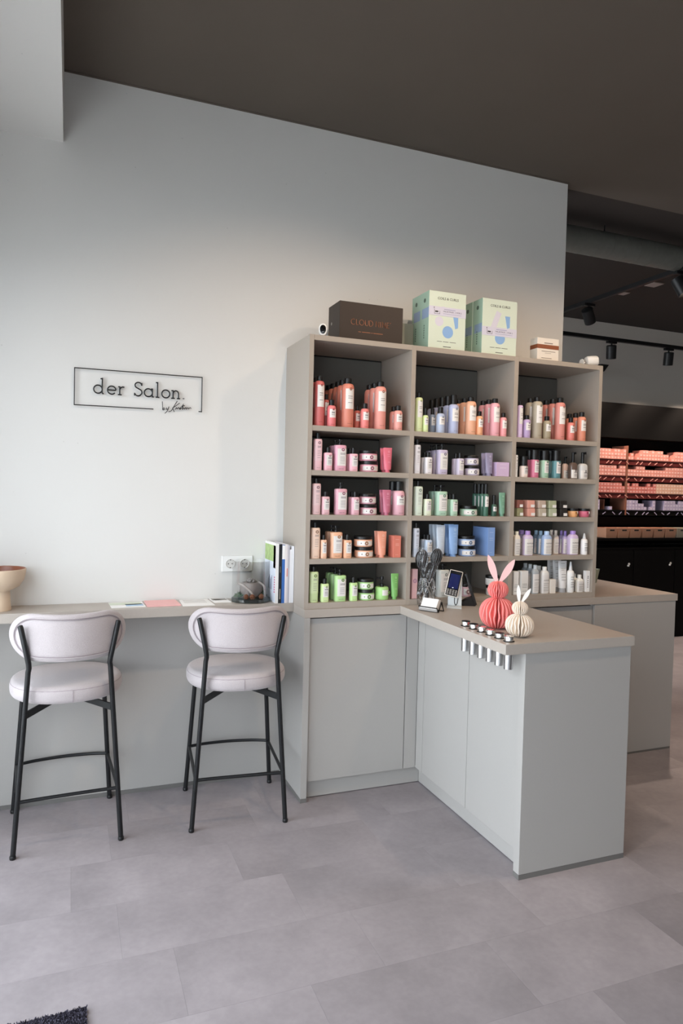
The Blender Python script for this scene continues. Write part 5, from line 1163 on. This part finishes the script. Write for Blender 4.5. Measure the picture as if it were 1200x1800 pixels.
# ------------------------------------------------------------------ ceiling installations
M_ZINC = mat('galvanised_duct', '6f716c', 0.55, 0.3, noise=0.15, nscale=30)
dt = thing('ventilation_duct', 'round galvanised ventilation duct running under the dark ceiling at the right', 'duct', (0, 0.42, 3.215))
bm = bmesh.new(); tube(bm, [(2.95, 0, 0), (8.19, 0, 0)], 0.086, 24); obj('pipe', mesh(bm, M_ZINC, True), dt)
seam = mesh(tube(bmesh.new(), [(0, 0, 0), (0.004, 0, 0)], 0.0872, 24), M_ZINC)
for k in range(44): obj('spiral_seam', seam, dt, (2.98+0.118*k, 0, 0))
for x in (3.55, 5.1, 6.6):
    bm = bmesh.new(); tube(bm, [(x, 0, 0.085), (x, 0, 0.1325)], 0.005, 6); obj('hanger', mesh(bm, M_BLACK), dt)
def spot(name, loc, aim, label, energy, col, size=70, dia=0.047, L=0.13, light=True):
    """track spotlight: adapter, arm and tilting head, with its lamp"""
    t = thing(name, label, 'spotlight', loc)
    d = (Vector(aim)-Vector(loc)-Vector((0, 0, -0.1))).normalized(); Q = d.to_track_quat('-Z', 'Y').to_matrix().to_4x4(); M = T(0, 0, -0.1) @ Q
    obj('track_adapter', bx(-0.055, 0.055, -0.016, 0.016, -0.022, -0.0005, m=M_BLACK, bev=0.002), t)
    bm = bmesh.new(); tube(bm, [(0, 0, -0.02), (0, 0, -0.06), Vector((0, 0, -0.1))-d*0.03], 0.008, 8); obj('arm', mesh(bm, M_BLACK), t)
    bm = bmesh.new(); lathe(bm, [(dia*0.85, 0.06), (dia, 0.055), (dia, -L+0.06), (dia*0.92, -L+0.06), (dia*0.8, -L+0.09), (0.0, -L+0.092)], 24, M=M, capt=False); hd = obj('head', mesh(bm, M_BLACK, True), t)
    bm = bmesh.new(); lathe(bm, [(dia*0.72, -L+0.0895), (dia*0.72, -L+0.0905)], 20, M=M)
    obj('lamp', mesh(bm, mat('lit_lamp', 'fff2e2', 0.5, emit=(1, 0.8, 0.6, 14)) if light else mat('dark_lens', '2a2a2c', 0.2)), hd)
    if light:
        ld = bpy.data.lights.new('spot_lamp', 'SPOT'); ld.energy = energy; ld.color = col; ld.spot_size = math.radians(size); ld.spot_blend = 0.6; ld.shadow_soft_size = 0.03
        lo = bpy.data.objects.new('spot_lamp', ld); COL.objects.link(lo); lo.parent = t; lo.location = Vector((0, 0, -0.1))+d*(L-0.04); lo.rotation_euler = d.to_track_quat('-Z', 'Y').to_euler()
    return t
tr = thing('ceiling_track', 'black spotlight track running along the back wall', 'track', (0, 1.98, 3.0))
obj('rail', bx(3.6, 8.0, -0.018, 0.018, 0.0, 0.034, m=M_BLACK, bev=0.002), tr)
bm = bmesh.new()
for x in (4.2, 7.2): tube(bm, [(x, 0, 0.034), (x, 0, 0.3475)], 0.004, 6)
obj('hanger_rods', mesh(bm, M_BLACK), tr)
WARM = (1.0, 0.8, 0.65); WARM2 = (1.0, 0.77, 0.57)
spot('track_spotlight', (5.06, 1.98, 3.0), (5.35, 2.3, 1.45), 'black cylinder spotlight on the back track, left one of the two', BACKE, WARM, 100)
spot('track_spotlight', (5.795, 1.98, 3.0), (6.0, 2.3, 1.45), 'black cylinder spotlight on the back track, right one of the two', BACKE, WARM, 100)
spot('track_spotlight', (6.6, 1.98, 3.0), (6.6, 2.3, 1.6), 'black cylinder spotlight on the back track beyond the right edge', BACKE, WARM, 100)
t2 = thing('ceiling_track', 'black spotlight track running towards the camera below the duct', 'track', (4.24, 0, 3.12))
obj('rail', bx(-0.018, 0.018, -0.9, 2.4, 0.0, 0.034, m=M_BLACK, bev=0.002), t2)
bm = bmesh.new()
for y in (-0.6, 2.3): tube(bm, [(0, y, 0.034), (0, y, 0.2275)], 0.004, 6)
obj('hanger_rods', mesh(bm, M_BLACK), t2)
spot('track_spotlight', (4.24, 1.36, 3.12), (5.7, 2.15, 1.3), 'black spotlight tilted on the long track just right of the wall end', 30, WARM, 75)
spot('track_spotlight', (4.24, 0.4, 3.12), (5.1, -0.9, 0.0), 'lit spotlight on the long track at the right edge of the picture', MIDE, WARM, 95)
for i, (x, y, w_) in enumerate(((4.87, 1.28, 0.11), (4.83, 1.6, 0.08))):
    t = thing('ceiling_panel', ['pale square ceiling panel nearer the duct', 'smaller pale ceiling panel further back'][i], 'panel', (x, y, 3.3475))
    obj('panel_face', bx(-w_/2, w_/2, -w_/2, w_/2, -0.012, -0.0003, m=mat('pale_panel', 'a59a96', 0.6), bev=0.001), t); obj('panel_frame', bx(-w_/2-0.006, w_/2+0.006, -w_/2-0.006, w_/2+0.006, -0.008, -0.0003, m=M_CEIL), t)

t3 = thing('ceiling_track', 'black spotlight track over the sales area in front of the shelf unit', 'track', (0, -1.7, 3.3))
obj('rail', bx(0.9, 4.4, -0.018, 0.018, 0.0, 0.0475, m=M_BLACK, bev=0.002), t3)
for i, x in enumerate((1.3, 2.35, 3.4)):
    spot('track_spotlight', (x, -1.7, 3.3), (x-0.05, -0.45, 1.15), 'black spotlight above the sales area aimed at the %s' % ['left bay', 'right bay', 'rear counter'][i], FRONTE, WARM2, 105)
